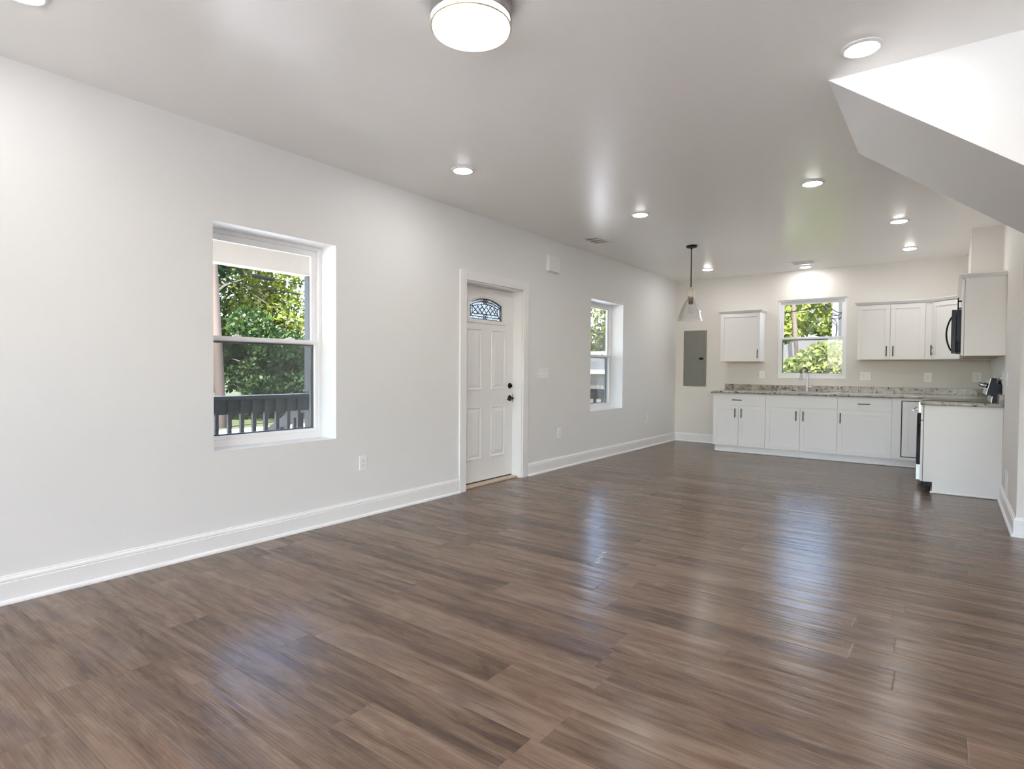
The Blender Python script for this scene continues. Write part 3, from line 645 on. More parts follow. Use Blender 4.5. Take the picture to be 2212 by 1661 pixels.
# end cabinet
t = thing('end_base_cabinet', (3.9, 7.30, 0), 'white end base cabinet with plain side panel facing the room, right of the range', 'base cabinet')
b = B(); b.prism([(3.594, .108), (3.672, .108), (3.672, 0), (XR - .001, 0), (XR - .001, CT0), (3.594, CT0)], lambda x, z: (x, 7.154, z), lambda x, z: (x, 7.450, z)); b.build('carcass', cab_m, t, bevel=.001)
B().box(3.594, 3.626, 7.1525, 7.154, .109, CT0 - .001).build('stile', cab_m, t)
b = B(); b.cyl((3.664, 7.148, .009), (XR - .03, 7.148, .009), .009, n=12); b.cyl((3.664, 7.148, .009), (3.664, 7.45, .009), .009, n=12); b.build('shoe_moulding', trim_m, t, smooth=True)
fe = Face('x', 3.589)
B().box(3.5895, 3.5935, 7.156, 7.448, .125, .86).build('door_gap', slot_m, t)
d = slabf(fe, t, 7.154, 7.450, .722, .862); d = shaker(fe, t, 7.154, 7.450, .108, .718); pull(fe, d, 7.405, .60)
B().box(3.578, 3.671, 7.157, 7.448, .060, .1065).build('toe_shade_block', black_m, t)  # black block stands in for the shade of the toe recess

# countertops (one continuous slab and a short end piece)
ct = B(); z0, z1 = CT0 + .001, CT1; fr_ = 8.784
SX0, SX1, SY0, SY1 = 1.80, 2.56, 8.93, 9.42
ct.prism([(.928, fr_), (SX0, fr_), (SX0, D - .001), (.845, D - .001)], lambda x, y: (x, y, z0), lambda x, y: (x, y, z1))
ct.box(SX0, SX1, fr_, SY0, z0, z1); ct.box(SX0, SX1, SY1, D - .001, z0, z1); ct.box(SX1, XR - .001, fr_, D - .001, z0, z1); ct.box(3.565, XR - .001, 8.222, fr_, z0, z1)
bmesh.ops.remove_doubles(ct.bm, verts=ct.bm.verts, dist=1e-5)
cto = ct.build('countertop', granite_m, smooth=False, bevel=0.0)
tag(cto, 'speckled grey granite countertop along the back wall around the sink', 'countertop')
b = B(); b.cyl((.93, fr_ + .002, (z0 + z1) / 2), (3.563, fr_ + .002, (z0 + z1) / 2), .0168, n=16); b.build('bullnose_edge', granite_m, cto, smooth=True)
b = B(); b.box(.845, XR - .001, D - .021, D - .0005, CT1, .992); b.box(XR - .032, XR - .0005, 8.222, D - .021, CT1, .992); b.build('backsplash', granite_m, cto, bevel=.003)
b = B(); b.box(3.562, XR - .001, 7.128, 7.452, z0, z1); ce = b.build('countertop', granite_m, bevel=.006, smooth=True)
tag(ce, 'short granite countertop piece on the end cabinet before the range', 'countertop')
b = B(); b.box(XR - .036, XR - .0005, 7.130, 7.448, CT1, 1.000); b.build('backsplash', granite_m, ce, bevel=.003)
# sink
t = thing('kitchen_sink', ((SX0 + SX1) / 2, (SY0 + SY1) / 2, CT1), 'stainless drop-in sink below the kitchen window', 'sink')
b = B()
def rr(x0, x1, y0, y1, z, r=.05, n=5):
    P_ = []
    for cx_, cy2, a0 in ((x1 - r, y1 - r, 0), (x0 + r, y1 - r, 90), (x0 + r, y0 + r, 180), (x1 - r, y0 + r, 270)):
        for k in range(n + 1):
            a = math.radians(a0 + 90 * k / n); P_.append((cx_ + r * math.cos(a), cy2 + r * math.sin(a), z))
    return P_
b.loft([rr(SX0 - .022, SX1 + .022, SY0 - .022, SY1 + .022, CT1 + .0005, .06), rr(SX0 - .020, SX1 + .020, SY0 - .020, SY1 + .020, CT1 + .005, .06), rr(SX0 + .006, SX1 - .006, SY0 + .006, SY1 - .006, CT1 + .004),
        rr(SX0 + .012, SX1 - .012, SY0 + .012, SY1 - .012, CT1 - .01), rr(SX0 + .02, SX1 - .02, SY0 + .02, SY1 - .02, .72), rr(SX0 + .05, SX1 - .05, SY0 + .05, SY1 - .05, .705)], caps=False)
b.bm.faces.new([b.bm.verts.new(p) for p in rr(SX0 + .05, SX1 - .05, SY0 + .05, SY1 - .05, .705)])
b.build('basin', steel_m, t, smooth=True)
B().lathe(((SX0 + SX1) / 2, 9.2, .706), [(.045, 0), (.044, .003), (.03, .001), (.001, .001)], 24).build('drain', nickel_m, t, smooth=True)
# faucet
qx, qy = 2.098, 9.56
t = thing('kitchen_faucet', (qx, qy, CT1), 'tall brushed nickel gooseneck faucet behind the sink', 'faucet')
B().lathe((qx, qy, CT1), [(.027, 0), (.027, .006), (.022, .012), (.020, .08), (.015, .12), (.0125, .15), (.0115, .27)], 28).build('body', steel_m, t, smooth=True)
b = B(); pts = [(qx, qy, 1.17), (qx, qy, 1.20)]; R_ = .062; dx, dy = -.50, -.866
for k in range(0, 13):
    a = PI - PI * k / 12; o = R_ + R_ * math.cos(a); pts.append((qx + dx * o, qy + dy * o, 1.20 + R_ * math.sin(a)))
pts.append((qx + dx * (2 * R_ + .004), qy + dy * (2 * R_ + .004), 1.165)); b.tube(pts, .0118, 12)
tag(b.build('spout', mat('dark_chrome_hose', (.16, .155, .15), .25, metal=1.0, bump=(90, .05, .001)), t, smooth=True), 'dark gooseneck hose')
ex, ey = qx + dx * 2 * R_, qy + dy * 2 * R_
b = B(); b.tube([(ex, ey, 1.172), (ex + dx * .004, ey + dy * .004, 1.13), (ex + dx * .012, ey + dy * .012, 1.075)], .016, 14, rs=[.013, .016, .021]); b.build('spray_head', steel_m, t, smooth=True)
b = B(); b.tube([(qx + .015, qy, .972), (qx + .06, qy, .972)], .013, 12); b.tube([(qx + .058, qy, .972), (qx + .072, qy - .005, .985), (qx + .080, qy - .01, 1.035)], .0045, 8); b.build('lever', steel_m, t, smooth=True)

# wall cabinets
def crown(par, bot, top, z0_, z1_=None, local=False):
    z1_ = z1_ or z0_ + .042
    mid = [tuple(a + (c - a) * .35 for a, c in zip(p, q)) for p, q in zip(bot, top)]
    b = B(); b.loft([[(*p, z0_) for p in bot], [(*p, z0_ + .006) for p in mid], [(*p, z1_ - .010) for p in top], [(*p, z1_) for p in top]])
    b.build('crown_moulding', trim_m, par, local=local)
UF = 9.438; fu_ = Face('y', UF); ZT = 2.112
def wall_cab(x0, x1, z0_, z1_, label, ends):
    t = thing('wall_cabinet', ((x0 + x1) / 2, D, z0_), label, 'wall cabinet')
    B().box(x0, x1, UF, D - .001, z0_, z1_).build('carcass', cab_m, t)
    B().box(x0 + .018, x1 - .018, UF + .018, D - .002, z0_ - .001, z0_ - .0005).build('underside', cabin_m, t)
    l, r = (.034 if ends[0] else 0), (.034 if ends[1] else 0)
    crown(t, [(x0 - .002, UF - .022), (x1 + .002, UF - .022), (x1 + .002, D - .001), (x0 - .002, D - .001)], [(x0 - l, UF - .054), (x1 + r, UF - .054), (x1 + r, D - .001), (x0 - l, D - .001)], z1_)
    return t
c1 = wall_cab(.858, 1.452, 1.352, 2.108, 'single-door white wall cabinet left of the kitchen window', (1, 1))
d = shaker(fu_, c1, .858, 1.452, 1.352, 2.104); pull(fu_, d, 1.425, 1.470)
c2 = wall_cab(2.742, 3.595, 1.372, 2.125, 'double-door white wall cabinet right of the kitchen window', (1, 0))
d = shaker(fu_, c2, 2.742, 3.131, 1.372, 2.121); pull(fu_, d, 3.092, 1.487)
d = shaker(fu_, c2, 3.131, 3.520, 1.372, 2.121); pull(fu_, d, 3.168, 1.487)
b = B(); fu_.box(b, 3.522, 3.59, 1.372, 2.123, 0, .004); b.build('filler_strip', cab_m, c2)
# diagonal corner cabinet
t = thing('corner_wall_cabinet', (3.9, 9.44, 1.37), 'angled corner wall cabinet between the double-door cabinet and the microwave', 'wall cabinet')
P0, P1 = (3.598, 9.430), (3.895, 9.138)
b = B(); poly = [P0, P1, (XR - .001, 9.138), (XR - .001, D - .001), (3.598, D - .001)]
b.prism(poly, lambda x, y: (x, y, 1.372), lambda x, y: (x, y, 2.125)); b.build('carcass', cab_m, t)
L_ = math.hypot(P1[0] - P0[0], P1[1] - P0[1]); ux, uy = (P1[0] - P0[0]) / L_, (P1[1] - P0[1]) / L_; nx, ny = uy, -ux
class FD:
    def pt(s, u, z, n): return (P0[0] + ux * u + nx * n, P0[1] + uy * u + ny * n, z)
    def box(s, b, u0, u1, z0, z1, n0, n1):
        b.loft([[s.pt(u0, z0, n0), s.pt(u1, z0, n0), s.pt(u1, z1, n0), s.pt(u0, z1, n0)], [s.pt(u0, z0, n1), s.pt(u1, z0, n1), s.pt(u1, z1, n1), s.pt(u0, z1, n1)]])
fd = FD(); d = shaker(fd, t, .006, L_ - .006, 1.372, 2.121, th=.018); pull(fd, d, .030, 1.492, th=.018)
o = .034
crown(t, [(P0[0] + nx * .02, P0[1] + ny * .02), (P1[0] + nx * .02, P1[1] + ny * .02), (XR - .001, 9.138), (XR - .001, D - .001), (3.598, D - .001)],
      [(P0[0] + nx * .052 , P0[1] + ny * .052), (P1[0] + nx * .052, P1[1] + ny * .052), (XR - .001, 9.10), (XR - .001, D - .001), (3.598, D - .001)], 2.125)
fr2 = Face('x', 3.895)
def wall_cab_r(ya, yb, z0_, z1_, label, near, top=None):
    t = thing('wall_cabinet', (XR, (ya + yb) / 2, z0_), label, 'wall cabinet')
    B().box(3.895, XR - .001, ya, yb, z0_, z1_).build('carcass', cab_m, t)
    B().box(3.91, XR - .01, ya + .016, yb - .016, z0_ - .001, z0_ - .0005).build('underside', cabin_m, t)
    a = .034 if near else 0
    crown(t, [(3.875, ya - .002 * near), (XR - .001, ya - .002 * near), (XR - .001, yb), (3.875, yb)], [(3.842, ya - a), (XR - .001, ya - a), (XR - .001, yb), (3.842, yb)], z1_)
    return t
c3 = wall_cab_r(8.222, 9.136, 1.372, 2.125, 'white wall cabinet past the microwave, mostly hidden by it', 0)
d = shaker(fr2, c3, 8.222, 9.136, 1.372, 2.121, th=.018)
c4 = wall_cab_r(7.458, 8.220, 1.846, 2.125, 'short white wall cabinet above the microwave', 0)
d = shaker(fr2, c4, 7.458, 7.839, 1.846, 2.121, th=.018); pull(fr2, d, 7.80, 1.925, th=.018)
d = shaker(fr2, c4, 7.839, 8.220, 1.846, 2.121, th=.018); pull(fr2, d, 7.88, 1.925, th=.018)
c5 = wall_cab_r(7.154, 7.456, 1.366, 2.115, 'white wall cabinet with plain side panel facing the room, nearest the camera', 1)
B().box(3.8955, 3.922, 7.1525, 7.154, 1.367, 2.114).build('stile', cab_m, c5)
B().box(3.893, 3.895, 7.156, 7.455, 1.375, 2.105).build('door_gap', slot_m, c5)
d = shaker(Face('x', 3.892), c5, 7.154, 7.456, 1.366, 2.111, th=.018); pull(Face('x', 3.892), d, 7.42, 1.468, th=.018)

# microwave
t = thing('microwave', (4.0, 7.84, 1.408), 'black over-the-range microwave with curved handle', 'microwave')
B().box(3.835, XR - .001, 7.461, 8.217, 1.408, 1.844).build('body', micro_m, t, bevel=.004)
B().box(3.795, 3.833, 7.461, 7.99, 1.412, 1.842).build('door', micro_m, t, bevel=.004)
B().box(3.793, 3.7952, 7.52, 7.93, 1.47, 1.79).build('door_window', blackglass_m, t)
B().box(3.797, 3.833, 7.993, 8.217, 1.412, 1.842).build('control_panel', blackglass_m, t, bevel=.003)
b = B(); b.tube([(3.796, 7.955, 1.44 + .365 * k / 12) if k in (0, 12) else (3.796 - .045 * math.sin(PI * k / 12) ** .8, 7.955, 1.44 + .365 * k / 12) for k in range(13)], .0085, 10); tag(b.build('handle', black_m, t, smooth=True), 'curved black handle')
# range
t = thing('range', (3.88, 7.835, 0), 'stainless and black freestanding range between the end and corner cabinets', 'stove')
ya, yb = 7.456, 8.218
B().box(3.60, 4.19, ya, yb, .07, .902).build('body', micro_m, t, bevel=.003)
B().box(3.64, 4.17, ya + .02, yb - .02, 0.0, .07).build('base', black_m, t)
B().box(3.532, 3.60, ya, yb, .775, .895).build('front_panel', steel_m, t, bevel=.006)
B().box(3.565, 4.13, ya + .002, yb - .002, .902, .912).build('cooktop', blackglass_m, t, bevel=.002)
b = B(); b.box(3.525, 3.60, ya, yb, .245, .770); dd = b.build('oven_door', blackglass_m, t, bevel=.004)
b = B(); b.box(3.521, 3.530, ya + .004, yb - .004, .735, .768); b.build('trim_strip', steel_m, dd, bevel=.002)
b = B(); b.cyl((3.490, ya + .05, .800), (3.490, yb - .05, .800), .009, n=14)
for y in (ya + .09, yb - .09): b.cyl((3.490, y, .800), (3.534, y, .800), .007, n=10)
b.build('handle', nickel_m, dd, smooth=True)
b = B(); b.box(3.524, 3.60, ya, yb, .075, .238); b.build('storage_drawer', steel_m, t, bevel=.004)
b = B(); b.prism([(4.128, .906), (4.178, .906), (4.178, .992), (4.200, 1.0), (4.200, 1.088), (4.165, 1.092), (4.165, 1.148), (4.122, 1.150), (4.086, .985), (4.120, .975), (4.134, .962)], lambda x, z: (x, ya + .002, z), lambda x, z: (x, yb - .002, z)); gd = b.build('backguard', micro_m, t, bevel=.001)
b = B(); b.prism([(4.1205, 1.150), (4.1165, 1.150), (4.081, .985), (4.085, .985)], lambda x, z: (x, ya, z), lambda x, z: (x, yb, z)); b.prism([(4.134, .970), (4.129, .970), (4.122, .906), (4.128, .906)], lambda x, z: (x, ya, z), lambda x, z: (x, yb, z)); b.build('guard_trim', steel_m, gd)
nx_, nz_ = -.977, .211
for k, y in enumerate((7.54, 7.63, 8.04, 8.13)):
    b = B(); c0 = Vector((4.100, y, 1.072)); dn = Vector((nx_, 0, nz_)).normalized()
    b.cyl(c0, c0 + dn * .012, .024, n=20); q = b.build('knob_base', black_m, gd)
    b = B(); b.cyl(c0 + dn * .012, c0 + dn * .030, .0165, .015, n=20); b.cyl(c0 + dn * .030, c0 + dn * .058, .019, n=20); b.build('knob', steel_m, gd, smooth=True)
for i, (x, y, r) in enumerate(((3.72, 7.65, .10), (3.72, 8.03, .085), (3.98, 7.65, .085), (3.98, 8.03, .10))):
    B().lathe((x, y, .912), [(r, 0), (r, .0006), (r - .004, .0006), (r - .004, 0)], 40, closed_ends=False).build('burner_ring', gray_m, t)

# white scuff mark on the floor
b = B()
for k in range(7):
    xa = 2.058 + .006 * math.sin(k * 2.3) - .011 * k; w = .011 + .006 * math.cos(k * 1.9); ya_ = 3.20 + k * .034
    b.loft([[(xa - w, ya_, z), (xa + w * .8, ya_ + .004, z), (xa + w, ya_ + .026, z), (xa - w * .7, ya_ + .022, z)] for z in (.0003, .0007)])
tag(b.build('paint_scuff', tape_m), 'small whitish scuff mark on the middle of the plank floor', 'scuff mark')

# ---------------------------------------------------------------- outside: porch
GZ = -1.2
struct(B().box(-120, 120, -120, 160, GZ - .3, GZ), 'ground', grass_m, 'grassy ground around the house', 'ground')
struct(B().box(-18.4, -2.6, -30, 60, GZ, GZ + .02), 'driveway', conc_m, 'pale driveway in front of the porch', 'driveway')
struct(B().box(-2, 14, -20, YB - .2, GZ, GZ + .05), 'patio', conc_m, 'pale concrete patio added out of view behind the house to bounce sunlight', 'patio')  # unseen pale slab added to bounce sunlight through the rear glazing
struct(B().box(XE + .2, XE + 14, YB - 4, YR + 3, GZ, GZ + .05), 'added_side_paving', conc_m, 'unseen pale paving added beside the house to bounce sunlight', 'paving')  # added out of view as a sunlit reflector for the side windows
struct(B().box(XE + .2, XE + 1.9, YB - 1.9, YR + 2, 2.52, 2.66), 'added_side_eave', beam_m, 'unseen roof overhang added along the side of the house to block high sky', 'roof')  # eave out of view, added to block high sky from the side windows
struct(B().box(-.28, XE + .2, YB - 1.9, YB - .2, 2.52, 2.66), 'added_rear_eave', beam_m, 'unseen roof overhang added along the rear of the house to block high sky', 'roof')  # unseen overhang added to keep high sky and sun off the rear glazing
struct(B().box(-2.15, -.285, -2, 8.3, -.22, -.10), 'porch_deck', deck_m, 'front porch deck', 'porch')
struct(B().box(-2.15, -2.0, 4.2 - 6, 8.3, GZ, -.22), 'porch_skirt', rail_m, 'board skirt below the porch deck', 'porch')
struct(B().box(-2.5, -.285, -2, 8.5, 2.62, 2.75), 'porch_ceiling', beam_m, 'porch roof underside', 'porch')
struct(B().box(-2.10, -1.96, -2, 8.4, 2.236, 2.62), 'porch_beam', beam_m, 'greige beam across the front of the porch', 'beam')
struct(B().box(-.30, -.281, -2, D + .2, GZ, 0), 'foundation', ext_m, 'foundation skirting below the wall', 'foundation')
for yp, l in ((3.925, 'dark porch post beside the stair opening'), (5.25, 'dark porch post past the front steps'), (8.2, 'dark porch corner post at the end railing'), (-1.6, 'dark porch post at the near end')):
    t = tag(B().box(-2.075, -1.985, yp - .045, yp + .045, -.10, 2.236).build('porch_post', rail_m, bevel=.004), l, 'post', 'porch posts')
def railing(ya, yb, label, X=-2.03, zt=.912, y_off=0):
    t = thing('porch_railing', (X, (ya + yb) / 2, -.10), label, 'railing')
    B().box(X - .07, X + .07, ya, yb, zt - .035, zt).build('top_rail', railtop_m if False else rail_m, t, bevel=.003)
    B().box(X - .066, X + .066, ya + .002, yb - .002, zt, zt + .003).build('rail_top_face', railtop_m, t)
    B().box(X - .019, X + .019, ya, yb, zt - .185, zt - .035).build('upper_apron', rail_m, t)
    B().box(X - .019, X + .019, ya, yb, -.02, .07).build('lower_rail', rail_m, t)
    y = ya + .07
    while y < yb - .04:
        B().box(X + .019, X + .055, y - .018, y + .018, -.04, zt - .05).build('baluster', rail_m, t); y += .130
railing(.3, 3.88, 'charcoal porch railing outside the large near window')
railing(5.30, 8.12, 'charcoal porch railing outside the far window')
t = thing('porch_end_railing', (-1.1, 8.25, -.10), 'charcoal cross railing at the porch end seen through the far window', 'railing')
zt = .905; Y_ = 8.2
B().box(-1.98, -.30, Y_ - .07, Y_ + .07, zt - .035, zt).build('top_rail', rail_m, t, bevel=.003); B().box(-1.98, -.30, Y_ - .066, Y_ + .066, zt, zt + .003).build('rail_top_face', railtop_m, t)
B().box(-1.98, -.30, Y_ - .02, Y_ + .02, zt - .16, zt - .035).build('upper_apron', rail_m, t); B().box(-1.98, -.30, Y_ - .02, Y_ + .02, -.02, .07).build('lower_rail', rail_m, t)
for k in range(12): B().box(-1.93 + k * .135, -1.895 + k * .135, Y_ - .055, Y_ - .02, -.04, zt - .05).build('baluster', rail_m, t)
t = thing('front_steps', (-2.9, 4.6, GZ), 'dark wooden steps down from the porch with sloped handrail', 'steps')
for k in range(6): B().box(-2.16 - .28 * (k + 1), -2.16 - .28 * k, 4.0, 5.2, -.30 - .16 * k - .04, -.30 - .16 * k).build('tread', rail_m, t)
for yy in (3.97, 5.23):
    B().prism([(-2.16, -.10), (-2.16, -.45), (-3.84, -1.2), (-3.84, -1.2 + .12)], lambda x, z: (x, yy - .02, z), lambda x, z: (x, yy + .02, z)).build('stringer', rail_m, t)
    B().prism([(-2.08, .88), (-2.08, .73), (-3.45, .08), (-3.45, .23)], lambda x, z: (x, yy - .02, z), lambda x, z: (x, yy + .02, z)).build('handrail', rail_m, t)
    B().box(-3.54, -3.45, yy - .045, yy + .045, GZ, .30).build('newel_post', rail_m, t)
    for k in range(9): 
        x = -2.22 - .14 * k; B().box(x - .018, x + .018, yy - .055, yy - .02, -.20 + (x + 2.16) * .47, .75 + (x + 2.08) * .475).build('baluster', rail_m, t)

# ---------------------------------------------------------------- outside: pole, wires, trees, houses
t = thing('utility_pole', (-19.4, 11.64, GZ), 'brown weathered utility pole beyond the driveway at the left of the large window', 'utility pole')
B().cyl((-19.4, 11.60, GZ), (-19.4, 11.10, 9.0), .20, .15, n=20).build('shaft', pole_m, t, smooth=True)
def wire(name, pts, label, r=.018): return tag(B().tube(pts, r, 6).build(name, wire_m, smooth=True), label, 'wire')
def sag(a, b, s, n=24): return [(a[0] + (b[0] - a[0]) * k / n, a[1] + (b[1] - a[1]) * k / n, a[2] + (b[2] - a[2]) * k / n - s * 4 * (k / n) * (1 - k / n)) for k in range(n + 1)]
wire('overhead_wire', sag((-19.4, -20, 5.6), (-19.4, 11.3, 4.67), .5) + sag((-19.4, 11.3, 4.67), (-19.4, 48, 4.75), .55)[1:], 'lower overhead cable crossing the large window', .022)
wire('overhead_wire', sag((-19.4, -20, 6.0), (-19.4, 11.3, 5.14), .5) + sag((-19.4, 11.3, 5.14), (-19.4, 48, 5.2), .55)[1:], 'upper overhead cable carrying the splice case', .018)
wire('overhead_wire', sag((-19.4, 11.3, 6.6), (-19.4, 48, 3.9), .1), 'topmost overhead cable at the right corner of the large window', .03)
tag(B().cyl((-19.4, 12.9, 5.02), (-19.4, 13.85, 4.97), .075, n=14).build('splice_case', wire_m, smooth=True), 'black cylindrical splice case hanging on the upper cable', 'cable splice')

def leaf_cloud(n, size, blobs, seed):
    rnd = random.Random(seed); vs, fs = [], []
    for i in range(n):
        c, r = blobs[rnd.randrange(len(blobs))]
        while True:
            p = Vector((rnd.uniform(-1, 1), rnd.uniform(-1, 1), rnd.uniform(-1, 1)))
            if 0.05 < p.length < 1: break
        p = p.normalized() * (p.length ** 0.35); p = Vector((c[0] + p.x * r[0], c[1] + p.y * r[1], c[2] + p.z * r[2]))
        s = size * rnd.uniform(.5, 1.2); a = Vector((rnd.gauss(0, 1), rnd.gauss(0, 1), rnd.gauss(0, 1))).normalized(); b_ = a.orthogonal().normalized()
        b_.rotate(Matrix.Rotation(rnd.uniform(0, 6.28), 3, a)); c_ = a.cross(b_)
        k = len(vs); vs += [p + b_ * s, p + c_ * s * .55, p - b_ * s, p - c_ * s * .55]; fs.append((k, k + 1, k + 2, k + 3))
    return vs, fs
def crown_mesh(name, n, size, blobs, seed, m_):
    vs, fs = leaf_cloud(n, size, blobs, seed); me = bpy.data.meshes.new(name); me.from_pydata([tuple(v) for v in vs], [], fs); me.materials.append(m_); return me
def blobs_tree(h, w, seed, n=22, low=.18):
    rnd = random.Random(seed); L = []
    for i in range(n):
        z = h * (low + (1 - low) * rnd.random()); f = 1 - abs((z / h - .5)) * .9; a = rnd.uniform(0, 6.28); q = w * .75 * f * math.sqrt(rnd.random())
        rr_ = w * rnd.uniform(.28, .45); L.append(((q * math.cos(a), q * math.sin(a), z), (rr_, rr_, rr_ * .8)))
    return L
meshes = {}
def tree(x, y, h, w, kind, label, seed, n=9000, size=.17, low=.15):
    m_ = {'mid': leaf_mid, 'dark': leaf_dark, 'yel': leaf_yel, 'pale': leaf_pale}[kind]
    t = thing('tree', (x, y, GZ), label, 'tree', group='trees around the house')
    me = crown_mesh('foliage', n, size, blobs_tree(h, w, seed, low=low), seed, m_)
    o = bpy.data.objects.new('foliage', me); COL.objects.link(o); o.parent = t
    rnd = random.Random(seed); b = B(); tx = [rnd.uniform(-.3, .3) for _ in range(4)]
    b.tube([(0, 0, 0), (tx[0], 0, h * .3), (tx[0] + tx[1], tx[2], h * .6), (tx[1], tx[2], h * .9)], .2, 10, rs=[h * .028, h * .02, h * .013, h * .005])
    for k in range(5):
        a = rnd.uniform(0, 6.28); z = h * (.35 + .1 * k); b.tube([(tx[0], 0, z), (w * .35 * math.cos(a), w * .35 * math.sin(a), z + h * .12), (w * .6 * math.cos(a), w * .6 * math.sin(a), z + h * .16)], .05, 6, rs=[h * .009, h * .006, h * .002])
    b.build('trunk', bark_m, t, smooth=True, local=True); return t
tree(-27, 14.2, 10.0, 3.6, 'dark', 'tall dark tree right behind the utility pole', 11, 11000)
tree(-26, 18.2, 7.6, 3.4, 'yel', 'sunlit yellow-green tree filling the right half of the large window', 12, 12000, .16)
tree(-31, 19.5, 8.4, 3.8, 'mid', 'green tree behind the sunlit one across the driveway', 13, 9000)
tree(-25, 10.0, 9.0, 3.4, 'mid', 'green tree left of the utility pole', 14, 7000)
tree(-27, 24.0, 8.6, 3.6, 'mid', 'green tree well right of the utility pole', 15, 7000)
tree(-22, 15.0, 4.6, 2.4, 'dark', 'low dark tree at the grass edge behind the porch railing', 16, 9000, .13, low=.05)
tree(-22.5, 18.8, 4.4, 2.5, 'dark', 'second low dark tree right of the one by the pole', 17, 9000, .13, low=.05)
tree(-19, 46, 9.0, 4.2, 'yel', 'bright tree behind the neighbouring house in the far window', 21, 12000, .2)
tree(-13.5, 47, 8.0, 3.6, 'mid', 'green tree right of the bright tree behind the neighbouring house', 22, 9000, .2)
tree(-25, 44, 8.0, 4.0, 'mid', 'green tree left of the bright tree behind the neighbouring house', 23, 6000, .2)
tree(-4.0, 36, 9.0, 4.0, 'pale', 'bright yellow-green tree seen left of centre in the kitchen window', 31, 14000, .19)
tree(0.4, 34, 8.2, 3.4, 'pale', 'bright tree seen next to the grey siding in the kitchen window', 32, 12000, .17)
tree(-8.0, 40, 7.2, 3.6, 'mid', 'darker tree left of the far pole in the kitchen window', 33, 9000, .2)
tree(-2.0, 44, 7.0, 5.0, 'mid', 'wide green tree furthest behind in the kitchen window', 34, 9000, .22)

t = thing('utility_pole', (-1.0, 24.5, GZ), 'brown utility pole seen through the kitchen window', 'utility pole')
B().cyl((-.74, 24.5, GZ), (-1.21, 24.5, 5.6), .082, .07, n=16).build('shaft', pole_m, t, smooth=True)
wire('overhead_wire', sag((-12, 30, 4.2), (1.64, 13.94, 2.60), .4), 'thin cable running to the grey building in the kitchen window', .014)
wire('overhead_wire', sag((-14, 30, 5.6), (12, 29, 5.4), .5), 'thin cable crossing the top of the kitchen window', .018)

t = thing('flowering_bush', (2.0, 13.0, GZ), 'big pale-green leafy bush filling the lower kitchen window', 'bush')
bb = [((dx_ - .1, dy_, z_ + .16), (r_, r_, r_ * .85)) for dx_, dy_, z_, r_ in ((-1.1, 0, 1.5, .75), (-.6, .1, 1.9, .75), (0, 0, 2.15, .8), (.5, .1, 2.25, .75), (1.0, 0, 2.3, .8), (-1.6, .1, 1.1, .7), (0, -.3, 1.3, 1.0), (.9, -.2, 1.3, 1.0), (-.8, -.2, .9, .9), (1.6, 0, 1.9, .9))]
o = bpy.data.objects.new('foliage', crown_mesh('foliage', 22000, .075, bb, 41, leaf_bush)); COL.objects.link(o); o.parent = t
b = B()
for k in range(7): b.tube([(k * .3 - 1, 0, 0), (k * .32 - 1.1, .05, 1.2)], .03, 6)
b.build('stem', bark_m, t, local=True)

t = thing('neighbouring_building', (2.9, 15, GZ), 'grey board-and-batten building corner in the kitchen window', 'building')
B().box(1.81, 5.5, 14.02, 18, GZ, 5.5).build('wall', nb_m, t)
b = B()
for k in range(12): b.box(2.02 + k * .2, 2.035 + k * .2, 13.995, 14.02, GZ, 5.5)
b.build('batten', nb_m, t)
B().box(1.77, 1.885, 13.98, 14.03, GZ, 5.5).build('corner_board', nbw_m, t)
t = thing('service_cable', (1.85, 13.9, 2.3), 'black drip-loop service cables hanging at the grey building corner', 'cable')
b = B(); b.tube([(1.64, 13.95, 2.56), (1.70, 13.93, 2.47), (1.78, 13.93, 2.40), (1.86, 13.93, 2.38), (1.94, 13.95, 2.42), (2.0, 13.97, 2.46)], .010, 6); b.tube([(1.70, 13.95, 2.60), (1.80, 13.93, 2.50), (1.90, 13.93, 2.44), (2.0, 13.97, 2.46)], .010, 6)
b.tube([(1.72, 13.93, 2.34), (1.80, 13.93, 2.32), (1.86, 13.93, 2.25), (1.87, 13.93, 2.12), (1.84, 13.96, 1.9)], .010, 6); b.build('cable_loop', wire_m, t, smooth=True)
b = B(); b.cyl((1.60, 13.95, 2.60), (1.67, 13.95, 2.52), .022, n=10); b.cyl((1.65, 13.95, 2.64), (1.73, 13.95, 2.58), .022, n=10); b.build('connector', wire_m, t, smooth=True)

t = thing('far_house', (-.5, 26, GZ), 'house with a pale sloping roof beyond the bush in the kitchen window', 'house')
B().box(-3.4, 3.0, 26, 30, GZ, 1.15).build('wall', ext_m, t)
b = B(); b.prism([(-4.4, 1.26), (-.6, 2.66), (3.2, 1.26)], lambda x, z: (x, 25.7, z), lambda x, z: (x, 30.3, z)); b.build('roof', roofp_m, t)

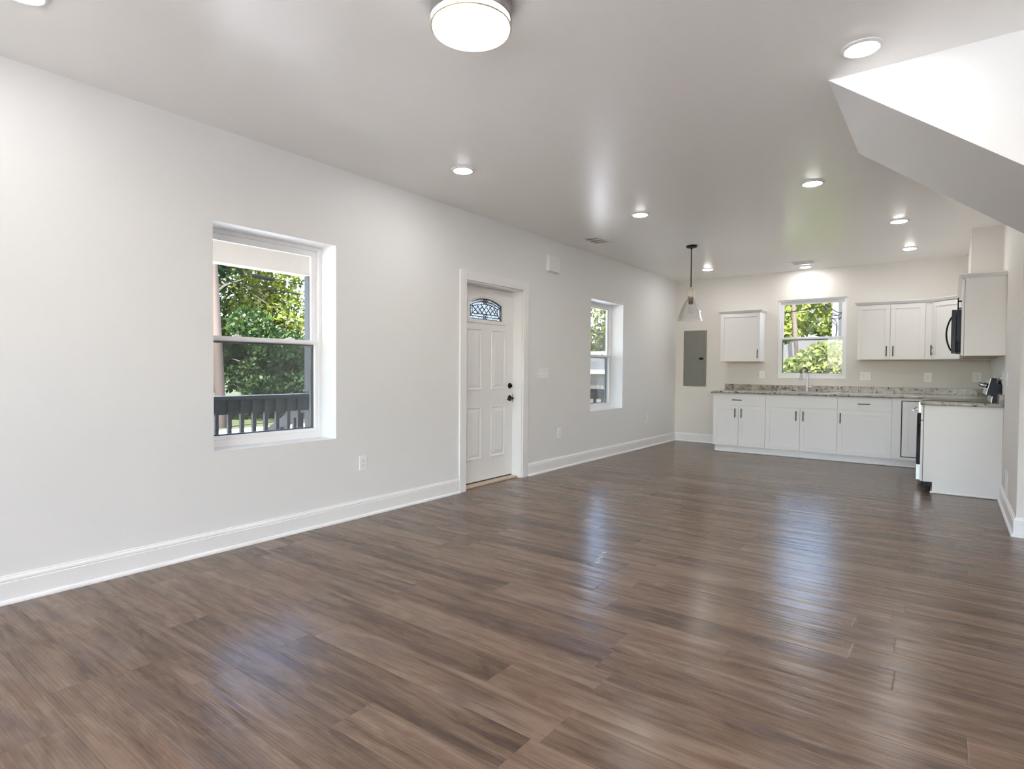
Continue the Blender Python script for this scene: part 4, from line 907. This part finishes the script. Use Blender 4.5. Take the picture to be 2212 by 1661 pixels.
t = thing('neighbouring_house', (-12, 31, GZ), 'neighbouring house with grey roof and white fascia in the far window', 'house')
B().box(-16, -8.6, 28.5, 35, GZ, .95).build('wall', sidingg_m, t)
b = B(); b.loft([[(-16.6, 27.9, 1.20), (-8.0, 27.9, 1.20), (-8.0, 35.6, 1.20), (-16.6, 35.6, 1.20)], [(-14.5, 31.5, 2.35), (-10, 31.5, 2.35), (-10, 32, 2.35), (-14.5, 32, 2.35)]]); b.build('roof', roofg_m, t)
B().box(-16.6, -8.0, 27.88, 27.95, 1.0, 1.22).box(-8.05, -7.98, 27.9, 35.6, 1.0, 1.22).build('fascia', vinyl_m, t)
B().box(-11.3, -10.2, 28.44, 28.5, -.9, .6).build('door', screenf_m, t)
t = thing('garden_fence', (-9.3, 23, GZ), 'weathered board fence in front of the neighbouring house', 'fence')
for k in range(26): B().box(-12.2 + k * .2, -12.03 + k * .2, 23, 23.03, GZ, .52 + .01 * (k % 3)).build('board', fence_m, t)
B().box(-12.2, -7.0, 23.03, 23.08, .2, .29).box(-12.2, -7.0, 23.03, 23.08, -.8, -.7).build('fence_rail', fence_m, t)
t = thing('garden_shrub', (-9.6, 22, GZ), 'small bright shrub in front of the board fence', 'bush')
o = bpy.data.objects.new('foliage', crown_mesh('foliage', 3500, .07, [((0, 0, .8), (.55, .55, .8)), ((.2, 0, 1.4), (.4, .4, .45)), ((-.4, 0, .6), (.5, .5, .6))], 51, leaf_yel)); COL.objects.link(o); o.parent = t
b = B(); b.tube([(0, 0, 0), (0, 0, .8)], .03, 6); b.build('stem', bark_m, t, local=True)

def unseen_hedge(x0, x1, y0, y1, h, label, seed):  # leafy screens out of view, added to block low sky light
    t = thing('unseen_hedge', ((x0 + x1) / 2, (y0 + y1) / 2, GZ), label, 'unseen_hedge')
    B().box(x0, x1, y0, y1, GZ, GZ + h - .3).build('blocking_core', bark_m, t)
    rnd = random.Random(seed); cx_, cy2 = (x0 + x1) / 2, (y0 + y1) / 2; wx, wy = (x1 - x0) / 2, (y1 - y0) / 2
    bl_ = [((rnd.uniform(-wx, wx), rnd.uniform(-wy, wy), rnd.uniform(.6, h - .5)), (1.1, 1.1, .9)) for _ in range(90)]
    o = bpy.data.objects.new('foliage', crown_mesh('foliage', 12000, .22, bl_, seed, leaf_dark)); COL.objects.link(o); o.parent = t
unseen_hedge(19, 20.5, -16, 16, 6.5, 'tall dark hedge added in the side yard to block low sky from the side windows', 61)
unseen_hedge(-3, 18, -19.5, -18, 1.9, 'low dark hedge added behind the rear patio to cut low sky light', 62)
